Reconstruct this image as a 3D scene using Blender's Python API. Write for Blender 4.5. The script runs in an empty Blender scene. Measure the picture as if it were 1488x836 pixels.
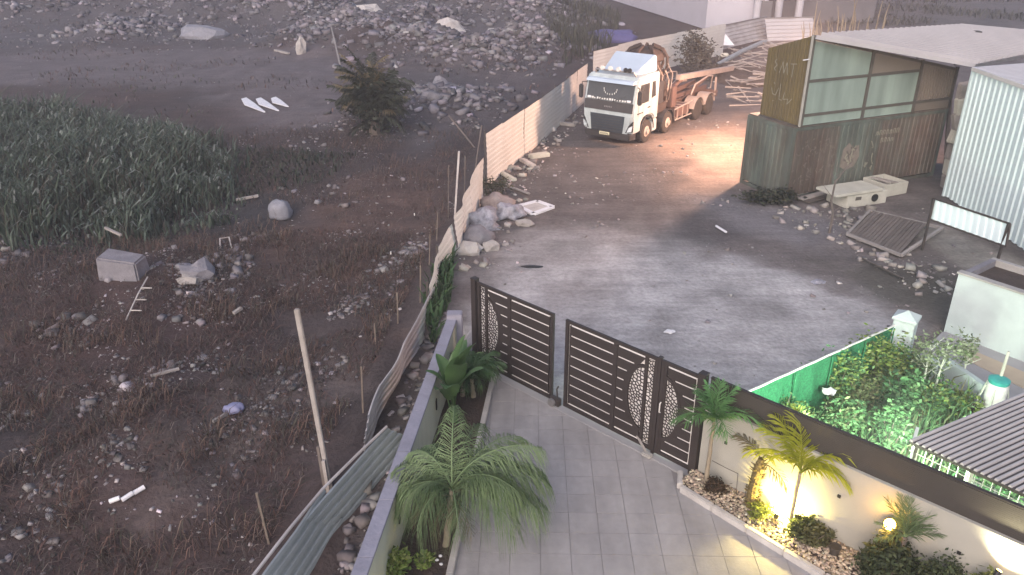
import bpy, bmesh, math, random
import numpy as np
from mathutils import Vector, Matrix, noise
R = math.radians
SC = bpy.context.scene
COL = SC.collection

# ------------------------------------------------------------------ camera, sky, sun, exposure
CAM_H, CAM_P, FPX = 9.2, R(25), 1155.0
cam = bpy.data.objects.new('camera', bpy.data.cameras.new('camera'))
COL.objects.link(cam)
cam.location = (0, 0, CAM_H)
cam.rotation_euler = (R(90) - CAM_P, 0, 0)
cam.data.sensor_width = 36.0
cam.data.lens = 36.0 * FPX / 1488.0
cam.data.clip_start = 0.1
cam.data.clip_end = 2000
SC.camera = cam

SUN_EL, SUN_ROT = R(32), R(200)
world = bpy.data.worlds.new('World'); SC.world = world
world.use_nodes = True
wn = world.node_tree.nodes; wl = world.node_tree.links
bg = wn['Background']
sky = wn.new('ShaderNodeTexSky'); sky.sky_type = 'NISHITA'; sky.sun_disc = False
sky.sun_elevation = SUN_EL; sky.sun_rotation = SUN_ROT
sky.air_density = 1.0; sky.dust_density = 3.0; sky.ozone_density = 1.0
tint = wn.new('ShaderNodeMix'); tint.data_type = 'RGBA'; tint.blend_type = 'MULTIPLY'
tint.inputs[0].default_value = 1.0
tint.inputs[7].default_value = (1.0, 0.95, 0.955, 1)
wl.new(sky.outputs[0], tint.inputs[6]); wl.new(tint.outputs[2], bg.inputs['Color'])
bg.inputs['Strength'].default_value = 0.12

sun = bpy.data.objects.new('sun', bpy.data.lights.new('sun', 'SUN'))
COL.objects.link(sun)
sun.data.energy = 1.2; sun.data.angle = R(70); sun.data.color = (1.0, 0.95, 0.97)
# weak veiled dusk light coming from behind the camera, left
sd = Vector((math.sin(SUN_ROT) * math.cos(SUN_EL), math.cos(SUN_ROT) * math.cos(SUN_EL), math.sin(SUN_EL)))
sun.rotation_euler = sd.to_track_quat('Z', 'Y').to_euler()
SC.view_settings.view_transform = 'Standard'
SC.view_settings.look = 'None'
SC.view_settings.gamma = 1.0
SC.view_settings.use_curve_mapping = False
SC.view_settings.exposure = 1.0
SC.cycles.use_denoising = True
SC.cycles.volume_bounces = 0
SC.cycles.max_bounces = 6
SC.cycles.diffuse_bounces = 3
SC.cycles.transparent_max_bounces = 12
SC.cycles.volume_step_rate = 4
SC.cycles.use_adaptive_sampling = True
SC.cycles.adaptive_threshold = 0.025

# ------------------------------------------------------------------ pixel -> place helpers (survey of the photograph)
_cp, _sp = math.cos(CAM_P), math.sin(CAM_P)
def G(px, py, z=0.0):
    a = (px - 744) / FPX; b = (py - 418) / FPX
    t = (z - CAM_H) / (-_sp - b * _cp)
    return Vector((a * t, (_cp - b * _sp) * t, z))
def AY(px, py, y):
    a = (px - 744) / FPX; b = (py - 418) / FPX
    t = y / (_cp - b * _sp)
    return Vector((a * t, y, CAM_H + (-_sp - b * _cp) * t))

# ------------------------------------------------------------------ materials
MATS = {}
def mat(name, col, col2=None, scale=4.0, rough=0.8, metal=0.0, bump=0.0, bscale=None, spec=0.3, rnd=0.0,
        mix=0.5, contrast=1.0, emit=None, estr=0.0, transl=0.0, attr=None, alpha=1.0, streak=None, macro=None):
    m = bpy.data.materials.new(name); m.use_nodes = True
    nt = m.node_tree; n = nt.nodes; l = nt.links
    b = n['Principled BSDF']
    b.inputs['Roughness'].default_value = rough
    b.inputs['Metallic'].default_value = metal
    b.inputs['Specular IOR Level'].default_value = spec
    if emit:
        b.inputs['Emission Color'].default_value = (*emit, 1); b.inputs['Emission Strength'].default_value = estr
    geo = n.new('ShaderNodeNewGeometry')
    mp = n.new('ShaderNodeMapping'); l.new(geo.outputs['Position'], mp.inputs['Vector'])
    if streak: mp.inputs['Scale'].default_value = streak
    nz = n.new('ShaderNodeTexNoise'); nz.inputs['Scale'].default_value = scale
    nz.inputs['Detail'].default_value = 6; nz.inputs['Roughness'].default_value = 0.65
    l.new(mp.outputs[0], nz.inputs['Vector'])
    rp = n.new('ShaderNodeMapRange'); l.new(nz.outputs['Fac'], rp.inputs[0])
    w = 0.25 / contrast
    rp.inputs[1].default_value = mix - w; rp.inputs[2].default_value = mix + w
    mx = n.new('ShaderNodeMix'); mx.data_type = 'RGBA'
    l.new(rp.outputs[0], mx.inputs[0])
    c2 = col2 or tuple(c * 0.72 for c in col)
    mx.inputs[6].default_value = (*col, 1); mx.inputs[7].default_value = (*c2, 1)
    out = mx.outputs[2]
    if attr:
        at = n.new('ShaderNodeVertexColor'); at.layer_name = attr
        mm = n.new('ShaderNodeMix'); mm.data_type = 'RGBA'; mm.blend_type = 'MULTIPLY'; mm.inputs[0].default_value = 1
        l.new(at.outputs[0], mm.inputs[6]); l.new(out, mm.inputs[7]); out = mm.outputs[2]
    if macro:                      # broad worn and dusty patches
        for sc_m, st_m, lo, hi in macro:
            mpm = n.new('ShaderNodeMapping'); l.new(geo.outputs['Position'], mpm.inputs['Vector']); mpm.inputs['Scale'].default_value = st_m
            nm = n.new('ShaderNodeTexNoise'); nm.inputs['Scale'].default_value = sc_m; nm.inputs['Detail'].default_value = 4; l.new(mpm.outputs[0], nm.inputs['Vector'])
            rm = n.new('ShaderNodeMapRange'); l.new(nm.outputs['Fac'], rm.inputs[0]); rm.inputs[1].default_value = .32; rm.inputs[2].default_value = .68; rm.inputs[3].default_value = lo; rm.inputs[4].default_value = hi
            hm_ = n.new('ShaderNodeHueSaturation'); l.new(out, hm_.inputs['Color']); l.new(rm.outputs[0], hm_.inputs['Value']); out = hm_.outputs[0]
    if rnd:
        oi = n.new('ShaderNodeObjectInfo')
        r2 = n.new('ShaderNodeMapRange'); l.new(oi.outputs['Random'], r2.inputs[0])
        r2.inputs[3].default_value = 1 - rnd; r2.inputs[4].default_value = 1 + rnd
        hs = n.new('ShaderNodeHueSaturation'); l.new(out, hs.inputs['Color']); l.new(r2.outputs[0], hs.inputs['Value'])
        out = hs.outputs[0]
    l.new(out, b.inputs['Base Color'])
    if bump:
        n2 = n.new('ShaderNodeTexNoise'); n2.inputs['Scale'].default_value = bscale or scale * 5
        n2.inputs['Detail'].default_value = 5
        l.new(geo.outputs['Position'], n2.inputs['Vector'])
        bp = n.new('ShaderNodeBump'); bp.inputs['Strength'].default_value = bump; bp.inputs['Distance'].default_value = 0.05
        l.new(n2.outputs['Fac'], bp.inputs['Height']); l.new(bp.outputs[0], b.inputs['Normal'])
    if transl:
        tr = n.new('ShaderNodeBsdfTranslucent'); l.new(out, tr.inputs['Color'])
        ms = n.new('ShaderNodeMixShader'); ms.inputs[0].default_value = transl
        l.new(b.outputs[0], ms.inputs[1]); l.new(tr.outputs[0], ms.inputs[2])
        l.new(ms.outputs[0], n['Material Output'].inputs['Surface'])
    if alpha < 1: b.inputs['Alpha'].default_value = alpha
    MATS[name] = m
    return m
M = MATS
mat('ground', (1.08, 1.07, 1.06), (0.6, 0.585, 0.58), 7.0, 0.95, bump=0.9, bscale=9, attr='Col', contrast=1.0, macro=[(.9, (1, 1, 1), .88, 1.1), (1.6, (.3, 1.8, 1), .84, 1.1), (.5, (2.2, .35, 1), .9, 1.08)])
mat('chunk', (1.0, 0.98, 0.97), (0.6, 0.58, 0.57), 3, 0.9, attr='Col')
mat('blade', (1.0, 1.0, 1.0), (0.7, 0.7, 0.68), 2, 0.8, attr='Col', transl=0.25)
mat('apron', (0.36, 0.35, 0.385), (0.26, 0.245, 0.262), 0.55, 0.85, bump=0.3, bscale=14, contrast=1.0)
mat('tile', (0.30, 0.286, 0.286), (0.255, 0.243, 0.243), 0.9, 0.75, bump=0.1, bscale=20, rnd=0.035, macro=[(1.3, (2.2, .5, 1), .86, 1.08), (6, (1, 1, 1), .93, 1.05)])
mat('grout', (0.228, 0.213, 0.216), None, 3, 0.95)
mat('soil', (0.07, 0.05, 0.042), (0.035, 0.027, 0.025), 3, 0.95, bump=0.8, bscale=15)
mat('kerb', (0.46, 0.44, 0.42), (0.3, 0.28, 0.27), 2.5, 0.85, bump=0.3)
mat('cream_wall', (0.315, 0.305, 0.27), (0.27, 0.262, 0.235), 1.2, 0.85, bump=0.12, bscale=40)
mat('green_wall', (0.56, 0.575, 0.45), (0.42, 0.43, 0.34), 1.5, 0.85, bump=0.15, bscale=30, streak=(1, 1, 0.25))
mat('coping', (0.26, 0.255, 0.305), (0.17, 0.165, 0.2), 2.5, 0.85, bump=0.25)
mat('gate_brown', (0.036, 0.029, 0.029), (0.028, 0.023, 0.023), 2, 0.6, 0.0, spec=0.2)
mat('screen', (0.048, 0.042, 0.039), (0.038, 0.034, 0.031), 2, 0.6, spec=0.2)
mat('pale_metal', (0.62, 0.60, 0.57), (0.5, 0.48, 0.46), 3, 0.5, 0.1)
mat('gate_backing', (0.72, 0.70, 0.70), (0.62, 0.60, 0.60), 3, 0.6)  # pale tone standing in for bright yard light in the gate slots
mat('steel', (0.3, 0.29, 0.29), (0.2, 0.19, 0.19), 4, 0.5, 0.6)
mat('dark_metal', (0.045, 0.042, 0.042), (0.07, 0.055, 0.05), 4, 0.55, 0.2)
mat('black', (0.015, 0.015, 0.017), (0.022, 0.021, 0.021), 5, 0.5)
mat('fence_sheet', (0.60, 0.575, 0.545), (0.49, 0.46, 0.43), 0.8, 0.6, 0.05, streak=(1, 1, 0.4), rnd=0.04)
mat('fence_grey', (0.44, 0.41, 0.405), (0.25, 0.22, 0.215), 1.1, 0.6, 0.2, rnd=0.12)
mat('sheet_teal', (0.26, 0.29, 0.31), (0.17, 0.19, 0.205), 1.2, 0.6, 0.15)
mat('white_sheet', (0.62, 0.73, 0.74), (0.52, 0.62, 0.63), 0.5, 0.45, 0.05, streak=(1, 1, 0.3))
mat('roof_sheet', (0.40, 0.38, 0.39), (0.33, 0.31, 0.32), 0.6, 0.5, 0.1)
mat('shed_roof', (0.42, 0.41, 0.43), (0.33, 0.32, 0.34), 0.9, 0.5, 0.1)
mat('pergola_shade', (0.085, 0.078, 0.078), (0.06, 0.055, 0.055), 3, 0.8)  # shade in the corrugation valleys, put into the colour
mat('pergola_lit', (0.44, 0.42, 0.42), (0.30, 0.285, 0.285), 1.2, 0.55, 0.1)  # lit ridge tone of the same corrugated roof
mat('rust_green', (0.115, 0.145, 0.13), (0.085, 0.075, 0.062), 1.3, 0.75, 0.1, bump=0.2, streak=(1, 1, 0.35), contrast=1.2, macro=[(.9, (1, 1, .3), .68, 1.2), (4, (1, 1, .15), .8, 1.1)])
mat('rust_brown', (0.105, 0.075, 0.064), (0.125, 0.118, 0.102), 1.1, 0.8, 0.1, bump=0.25, streak=(1, 1, 0.5), contrast=1.4, macro=[(.9, (1, 1, .3), .68, 1.2), (4, (1, 1, .15), .8, 1.1)])
mat('olive', (0.135, 0.105, 0.05), (0.085, 0.068, 0.042), 1.5, 0.75, 0.1, bump=0.15, streak=(1, 1, 0.3))
mat('panel_green', (0.235, 0.29, 0.255), (0.19, 0.235, 0.21), 0.7, 0.55, streak=(1, 1, 0.5), macro=[(1.2, (1.5, 1.5, .25), .75, 1.12)])
mat('panel_tan', (0.165, 0.14, 0.115), (0.135, 0.115, 0.098), 0.9, 0.65, streak=(1, 1, 0.5))
mat('frame_dark', (0.065, 0.058, 0.05), (0.09, 0.08, 0.07), 3, 0.6)
mat('frame_pale', (0.33, 0.32, 0.29), None, 3, 0.6)
mat('paint_mark', (0.31, 0.295, 0.24), (0.17, 0.155, 0.12), 9, 0.8)
mat('paint_faint', (0.19, 0.165, 0.145), (0.13, 0.105, 0.09), 9, 0.85)
mat('paint_dark', (0.05, 0.045, 0.042), (0.12, 0.11, 0.1), 5, 0.8)
mat('white_plaster', (0.44, 0.50, 0.495), (0.29, 0.325, 0.33), 0.9, 0.85, bump=0.15, contrast=0.8, mix=0.62)
mat('slab', (0.30, 0.295, 0.30), (0.22, 0.215, 0.22), 0.8, 0.9, bump=0.2)
mat('slab_tan', (0.40, 0.33, 0.25), (0.3, 0.25, 0.19), 1.2, 0.9, bump=0.2)
mat('concrete', (0.35, 0.34, 0.32), (0.22, 0.21, 0.2), 1.5, 0.9, bump=0.3)
mat('concrete_pale', (0.46, 0.45, 0.40), (0.32, 0.31, 0.27), 1.5, 0.9, bump=0.3)
mat('wood', (0.135, 0.115, 0.105), (0.085, 0.07, 0.065), 3, 0.85, bump=0.3, rnd=0.15)
mat('wood_pale', (0.31, 0.285, 0.27), (0.2, 0.18, 0.17), 3, 0.85, bump=0.3, rnd=0.15)
mat('bark', (0.16, 0.13, 0.11), (0.09, 0.075, 0.065), 6, 0.9, bump=0.5, bscale=25)
mat('palm_bark', (0.26, 0.22, 0.165), (0.15, 0.125, 0.095), 8, 0.9, bump=0.5, bscale=25)
mat('stump_bark', (0.2, 0.155, 0.06), (0.07, 0.05, 0.025), 14, 0.95, bump=1.0, bscale=20, contrast=1.6)
mat('leaf_palm', (0.075, 0.135, 0.055), (0.045, 0.085, 0.04), 3, 0.55, transl=0.3, rnd=0.25)
mat('leaf_palm_grey', (0.17, 0.235, 0.12), (0.10, 0.15, 0.07), 3, 0.55, transl=0.3, rnd=0.25)
mat('leaf_bright', (0.12, 0.25, 0.10), (0.07, 0.16, 0.06), 3, 0.5, transl=0.35, rnd=0.2)
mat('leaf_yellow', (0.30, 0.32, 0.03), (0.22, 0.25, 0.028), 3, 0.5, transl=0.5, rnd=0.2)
mat('leaf_dark', (0.05, 0.065, 0.035), (0.028, 0.037, 0.022), 4, 0.6, transl=0.2)
mat('leaf_deep', (0.036, 0.043, 0.028), (0.022, 0.027, 0.02), 4, 0.7, transl=0.15, rnd=0.3)
mat('cane', (0.24, 0.205, 0.15), (0.14, 0.12, 0.09), 3, 0.8, rnd=0.3)
mat('leaf_banana', (0.085, 0.155, 0.06), (0.06, 0.115, 0.045), 2, 0.45, transl=0.3, rnd=0.15)
mat('leaf_dry', (0.15, 0.125, 0.075), (0.09, 0.075, 0.05), 3, 0.8, transl=0.2)
mat('truck_white', (0.40, 0.445, 0.455), (0.31, 0.345, 0.355), 1.6, 0.35, 0.0, spec=0.5, macro=[(3, (1, 1, .4), .8, 1.06)])
mat('truck_roof', (0.42, 0.48, 0.56), (0.35, 0.41, 0.48), 1.2, 0.4, spec=0.5)
mat('truck_dark', (0.05, 0.046, 0.048), (0.035, 0.033, 0.035), 3, 0.45)
mat('grille', (0.03, 0.042, 0.055), (0.022, 0.03, 0.04), 3, 0.5)
mat('glass_dark', (0.055, 0.055, 0.056), (0.03, 0.03, 0.032), 2, 0.12, spec=0.6)
mat('lamp_glass', (0.6, 0.65, 0.68), (0.45, 0.5, 0.53), 8, 0.15, spec=0.7)
mat('plate', (0.62, 0.58, 0.40), (0.5, 0.46, 0.33), 10, 0.6)
mat('tyre', (0.022, 0.02, 0.02), (0.06, 0.05, 0.045), 4, 0.9, bump=0.3)
mat('rim', (0.45, 0.38, 0.34), (0.28, 0.22, 0.2), 4, 0.5, 0.3)
mat('truck_red', (0.12, 0.073, 0.064), (0.08, 0.052, 0.047), 2.5, 0.65, 0.05)
mat('truck_rust', (0.06, 0.042, 0.038), (0.036, 0.027, 0.025), 3.5, 0.8, 0.05, bump=0.3)
mat('boom_pink', (0.32, 0.265, 0.24), (0.2, 0.16, 0.145), 2.5, 0.6)
mat('teal', (0.05, 0.34, 0.30), (0.04, 0.26, 0.23), 5, 0.5)
mat('plastic_white', (0.70, 0.70, 0.68), (0.42, 0.4, 0.38), 5, 0.5, contrast=1.3)
mat('blue_tarp', (0.10, 0.09, 0.22), (0.07, 0.065, 0.15), 2, 0.6)
mat('bag_blue', (0.21, 0.215, 0.34), (0.14, 0.145, 0.24), 5, 0.5)
mat('sack_grey', (0.22, 0.22, 0.25), (0.14, 0.14, 0.16), 5, 0.7)
mat('sheet_bright', (0.66, 0.65, 0.67), (0.5, 0.49, 0.51), 3, 0.6)
mat('cloth_pale', (0.34, 0.335, 0.38), (0.14, 0.135, 0.16), 5, 0.8, bump=0.7, bscale=12, contrast=1.3)
mat('cloth_brown', (0.30, 0.25, 0.235), (0.15, 0.12, 0.12), 4, 0.85, bump=0.6, bscale=12)
mat('stone', (0.42, 0.39, 0.37), (0.25, 0.23, 0.22), 3, 0.9, bump=0.4, rnd=0.2)
mat('block_grey', (0.21, 0.20, 0.22), (0.12, 0.115, 0.13), 3, 0.9, bump=0.5)
mat('net_green', (0.035, 0.21, 0.095), (0.015, 0.085, 0.045), 26, 0.8, transl=0.2, contrast=1.6, bump=.6, bscale=60)
mat('lattice', (0.52, 0.54, 0.46), (0.42, 0.44, 0.38), 4, 0.6)
mat('building_wall', (0.42, 0.405, 0.45), (0.35, 0.335, 0.37), 0.3, 0.85)
mat('building_dark', (0.12, 0.115, 0.125), None, 1, 0.7)
mat('column', (0.4, 0.39, 0.425), (0.32, 0.31, 0.34), 0.8, 0.8)
mat('pot', (0.05, 0.043, 0.038), (0.035, 0.03, 0.027), 5, 0.6)
mat('bulb_warm', (1, 0.9, 0.6), None, 3, 0.4, emit=(1.0, 0.6, 0.1), estr=30)
mat('bulb_white', (1, 1, 0.9), None, 3, 0.4, emit=(0.86, 1.0, 0.82), estr=25)
mat('bulb_orange', (1, 0.7, 0.4), None, 3, 0.4, emit=(1.0, 0.66, 0.33), estr=25)

# ------------------------------------------------------------------ mesh helpers
class MB:
    def __init__(s): s.v = []; s.f = []
    def add(s, vs, fs):
        o = len(s.v); s.v += [tuple(v) for v in vs]; s.f += [tuple(i + o for i in f) for f in fs]; return s
    def hexa(s, p):
        return s.add(p, [(0, 3, 2, 1), (4, 5, 6, 7), (0, 1, 5, 4), (1, 2, 6, 5), (2, 3, 7, 6), (3, 0, 4, 7)])
    def box(s, c, d, rz=0.0, m=None):
        x, y, z = d[0] / 2, d[1] / 2, d[2] / 2
        p = [Vector(q) for q in ((-x, -y, -z), (x, -y, -z), (x, y, -z), (-x, y, -z), (-x, -y, z), (x, -y, z), (x, y, z), (-x, y, z))]
        rot = m or Matrix.Rotation(rz, 3, 'Z')
        return s.hexa([rot @ q + Vector(c) for q in p])
    def lohi(s, a, b):
        return s.box([(i + j) / 2 for i, j in zip(a, b)], [abs(j - i) for i, j in zip(a, b)])
    def bar(s, p, q, w, h=None, up=(0, 0, 1)):
        p, q = Vector(p), Vector(q); h = h or w
        d = (q - p).normalized(); u = Vector(up)
        if abs(d.dot(u)) > 0.98: u = Vector((1, 0, 0))
        sx = d.cross(u).normalized() * w / 2; sz = sx.cross(d).normalized() * h / 2
        return s.hexa([p - sx - sz, p + sx - sz, q + sx - sz, q - sx - sz, p - sx + sz, p + sx + sz, q + sx + sz, q - sx + sz])
    def tube(s, pts, r, n=8, cap=True):
        pts = [Vector(p) for p in pts]; k = len(pts)
        rs = r if isinstance(r, (list, tuple)) else [r] * k
        vs = []; ref = Vector((0.31, 0.17, 0.93))
        for i, p in enumerate(pts):
            d = (pts[min(i + 1, k - 1)] - pts[max(i - 1, 0)]).normalized()
            a = d.cross(ref)
            if a.length < 0.05: a = d.cross(Vector((1, 0, 0)))
            a.normalize(); b = d.cross(a)
            for j in range(n):
                t = 2 * math.pi * j / n
                vs.append(p + (a * math.cos(t) + b * math.sin(t)) * rs[i])
        fs = [(i * n + j, i * n + (j + 1) % n, (i + 1) * n + (j + 1) % n, (i + 1) * n + j) for i in range(k - 1) for j in range(n)]
        if cap: fs += [tuple(range(n - 1, -1, -1)), tuple(range((k - 1) * n, k * n))]
        return s.add(vs, fs)
    def prism(s, lo, hi):
        n = len(lo)
        return s.add(list(lo) + list(hi), [tuple(range(n - 1, -1, -1)), tuple(range(n, 2 * n))] +
                     [(i, (i + 1) % n, n + (i + 1) % n, n + i) for i in range(n)])
    def lathe(s, c, prof, n=16, ax=None):
        c = Vector(c); vs = []; rot = ax or Matrix.Identity(3)
        for r, z in prof:
            for j in range(n):
                t = 2 * math.pi * j / n
                vs.append(c + rot @ Vector((r * math.cos(t), r * math.sin(t), z)))
        k = len(prof)
        fs = [(i * n + j, i * n + (j + 1) % n, (i + 1) * n + (j + 1) % n, (i + 1) * n + j) for i in range(k - 1) for j in range(n)]
        fs += [tuple(range(n - 1, -1, -1)), tuple(range((k - 1) * n, k * n))]
        return s.add(vs, fs)
    def corr(s, p0, U, V, waves, amp, trap=True, nv=1, sag=0.0):
        """corrugated sheet: ridges run along V, repeat along U"""
        p0, U, V = Vector(p0), Vector(U), Vector(V); N = U.cross(V).normalized()
        prof = []
        for i in range(waves):
            if trap: prof += [(i, 0), (i + 0.42, 0), (i + 0.5, 1), (i + 0.92, 1)]
            else: prof += [(i + k / 6, 0.5 - 0.5 * math.cos(2 * math.pi * k / 6)) for k in range(6)]
        prof.append((waves, 0)); vs = []
        for j in range(nv + 1):
            for (u, a) in prof:
                w = noise.noise((p0 + U * (u / waves) + V * (j / nv)) * 0.9) * sag
                vs.append(p0 + U * (u / waves) + V * (j / nv) + N * (a * amp + w))
        m = len(prof)
        return s.add(vs, [(j * m + i, j * m + i + 1, (j + 1) * m + i + 1, (j + 1) * m + i) for j in range(nv) for i in range(m - 1)])
    def build(s, name, material, parent=None, bevel=0.0, smooth=False, local=False):
        me = bpy.data.meshes.new(name)
        vs = s.v
        if parent is not None and not local:
            L = Vector(parent.get('_base', parent.location))
            vs = [tuple(Vector(v) - L) for v in vs]
        me.from_pydata(vs, [], s.f)
        bm = bmesh.new(); bm.from_mesh(me)
        bmesh.ops.recalc_face_normals(bm, faces=bm.faces)
        if bevel:
            ed = [e for e in bm.edges if len(e.link_faces) == 2 and e.calc_face_angle(0) > 0.4]
            bmesh.ops.bevel(bm, geom=ed, offset=bevel, segments=2, affect='EDGES', clamp_overlap=True)
        bm.to_mesh(me); bm.free()
        if smooth: me.polygons.foreach_set('use_smooth', [True] * len(me.polygons))
        me.materials.append(M[material] if isinstance(material, str) else material)
        o = bpy.data.objects.new(name, me); COL.objects.link(o)
        if parent is not None: o.parent = parent
        return o
def npmesh(name, v, faces, material, parent=None, cols=None, smooth=False, base=None):
    """v (n,3), faces (m,k) arrays"""
    me = bpy.data.meshes.new(name); v = np.asarray(v, dtype=np.float32); faces = np.asarray(faces, dtype=np.int32)
    if base is not None: v = v - np.array(base, dtype=np.float32)
    k = faces.shape[1]
    me.vertices.add(len(v)); me.vertices.foreach_set('co', v.ravel())
    me.loops.add(faces.size); me.loops.foreach_set('vertex_index', faces.ravel())
    me.polygons.add(len(faces)); me.polygons.foreach_set('loop_start', np.arange(0, faces.size, k, dtype=np.int32))
    me.polygons.foreach_set('loop_total', np.full(len(faces), k, dtype=np.int32))
    if smooth: me.polygons.foreach_set('use_smooth', [True] * len(faces))
    me.update(calc_edges=True)
    if cols is not None:
        ca = me.color_attributes.new('Col', 'FLOAT_COLOR', 'POINT')
        c4 = np.ones((len(v), 4), dtype=np.float32); c4[:, :3] = cols
        ca.data.foreach_set('color', c4.ravel())
    me.materials.append(M[material]); o = bpy.data.objects.new(name, me); COL.objects.link(o)
    if parent is not None: o.parent = parent
    return o
def tag(o, label, cat=None, group=None, kind=None):
    if label: o['label'] = label
    if cat: o['category'] = cat
    if group: o['group'] = group
    if kind: o['kind'] = kind
    return o
def thing(name, label, cat, loc=(0, 0, 0), rz=0.0, group=None):
    o = bpy.data.objects.new(name, None); COL.objects.link(o)
    o.location = loc; o.rotation_euler = (0, 0, rz); o.empty_display_size = 0.2
    return tag(o, label, cat, group)
def structure(o): o['kind'] = 'structure'; return o
def inpoly(p, x, y):
    c = False; n = len(p)
    for i in range(n):
        x1, y1 = p[i][0], p[i][1]; x2, y2 = p[i - 1][0], p[i - 1][1]
        if (y1 > y) != (y2 > y) and x < (x2 - x1) * (y - y1) / (y2 - y1) + x1: c = not c
    return c
def clip(poly, a, b, c):          # keep a*x+b*y<=c
    out = []
    for i in range(len(poly)):
        p, q = poly[i - 1], poly[i]
        dp, dq = a * p[0] + b * p[1] - c, a * q[0] + b * q[1] - c
        if (dp < 0) != (dq < 0):
            t = dp / (dp - dq); out.append((p[0] + (q[0] - p[0]) * t, p[1] + (q[1] - p[1]) * t))
        if dq <= 0: out.append(q)
    return out
RG = random.Random(11)
NR = np.random.default_rng(5)
def sstep(a, b, x):
    t = min(1, max(0, (x - a) / (b - a))); return t * t * (3 - 2 * t)
# ================================================================== terrain
FENCE = [(4, -2.7), (8.7, -2.25), (12.5, -2.15), (18, -2.1), (20, -2.0), (25.7, -1.35), (32.6, -0.3), (39, 1.6), (45.3, 4.1), (57, 15), (62, 19), (75, 24), (400, 120)]
_fy = [a for a, b in FENCE]; _fx = [b for a, b in FENCE]
def xf(y): return float(np.interp(y, _fy, _fx))
GATE0 = Vector((-0.85, 15.72, 0)); GATE1 = Vector((3.30, 11.68, 0))
WALL1 = GATE1 + (GATE1 - GATE0).normalized() * 5.6
# heaps in the waste ground: x, y, radius, height
HEAPS = [(-62, 84, 8, 2.2), (-70, 100, 10, 3.2), (-45, 104, 11, 3.4), (-30, 106, 10, 3.2), (-14, 104, 9, 3.0), (-20, 84, 5, 1.6), (-9, 80, 5, 1.8), (-4, 92, 9, 2.9), (3, 84, 6, 1.8), (1.5, 64, 4.5, 1.7), (-2.5, 60, 5, 1.3), (-7, 66, 6, 1.6), (-14, 72, 7, 2.2),
         (-24, 88, 9, 2.6), (-38, 92, 10, 2.2), (-52, 90, 9, 2.6), (-36, 76, 6, 1.0), (-10.5, 21.5, 3, 0.5), (-7.5, 13.6, 3.2, 0.5),
         (-4.5, 46, 5, 0.8), (-18, 40, 6, -0.5), (-13, 27, 5, -0.25), (-5.8, 31, 4, 0.35)]
LOW = [[(-0.55, 15.3), (3.35, 11.55), (8.3, 6.7), (8.3, 2), (-2.3, 2), (-1.95, 8.5), (-1.35, 15.4)],     # drive and beds
       [(8.6, 15.7), (10.5, 17.3), (16, 17.3), (16, 8), (5.2, 8), (3.8, 12.0)]]                            # courtyard
def hgt(x, y):
    side = x - xf(y)
    f = sstep(0.1, -2.6, side)
    n1 = noise.noise((x * 0.16, y * 0.16, 3.1)); n2 = noise.noise((x * 0.6, y * 0.6, 7.7)); n3 = noise.noise((x * 1.9, y * 1.9, 1.3))
    z = 0.02 * n2 + 0.012 * n3
    zf = -0.65 + 0.22 * n1 + 0.13 * n2 + 0.05 * n3
    for hx, hy, hr, hh in HEAPS:
        d = ((x - hx) ** 2 + (y - hy) ** 2) / hr ** 2
        if d < 6: zf += hh * math.exp(-d * 1.6) * (1 + 0.35 * n2)
    z = z * (1 - f) + zf * f
    if y < 18 and x > -2.6:
        for P in LOW:
            if inpoly(P, x, y): return -0.14
    if y < 17.4 and -3 < x < -1.1: z = min(z, -0.22 + 0.1 * n2)
    return z
def gz(px, py, dz=0.0):
    z = -0.6
    for _ in range(6):
        p = G(px, py, z); z = hgt(p.x, p.y)
    return Vector((p.x, p.y, z + dz))

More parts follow.
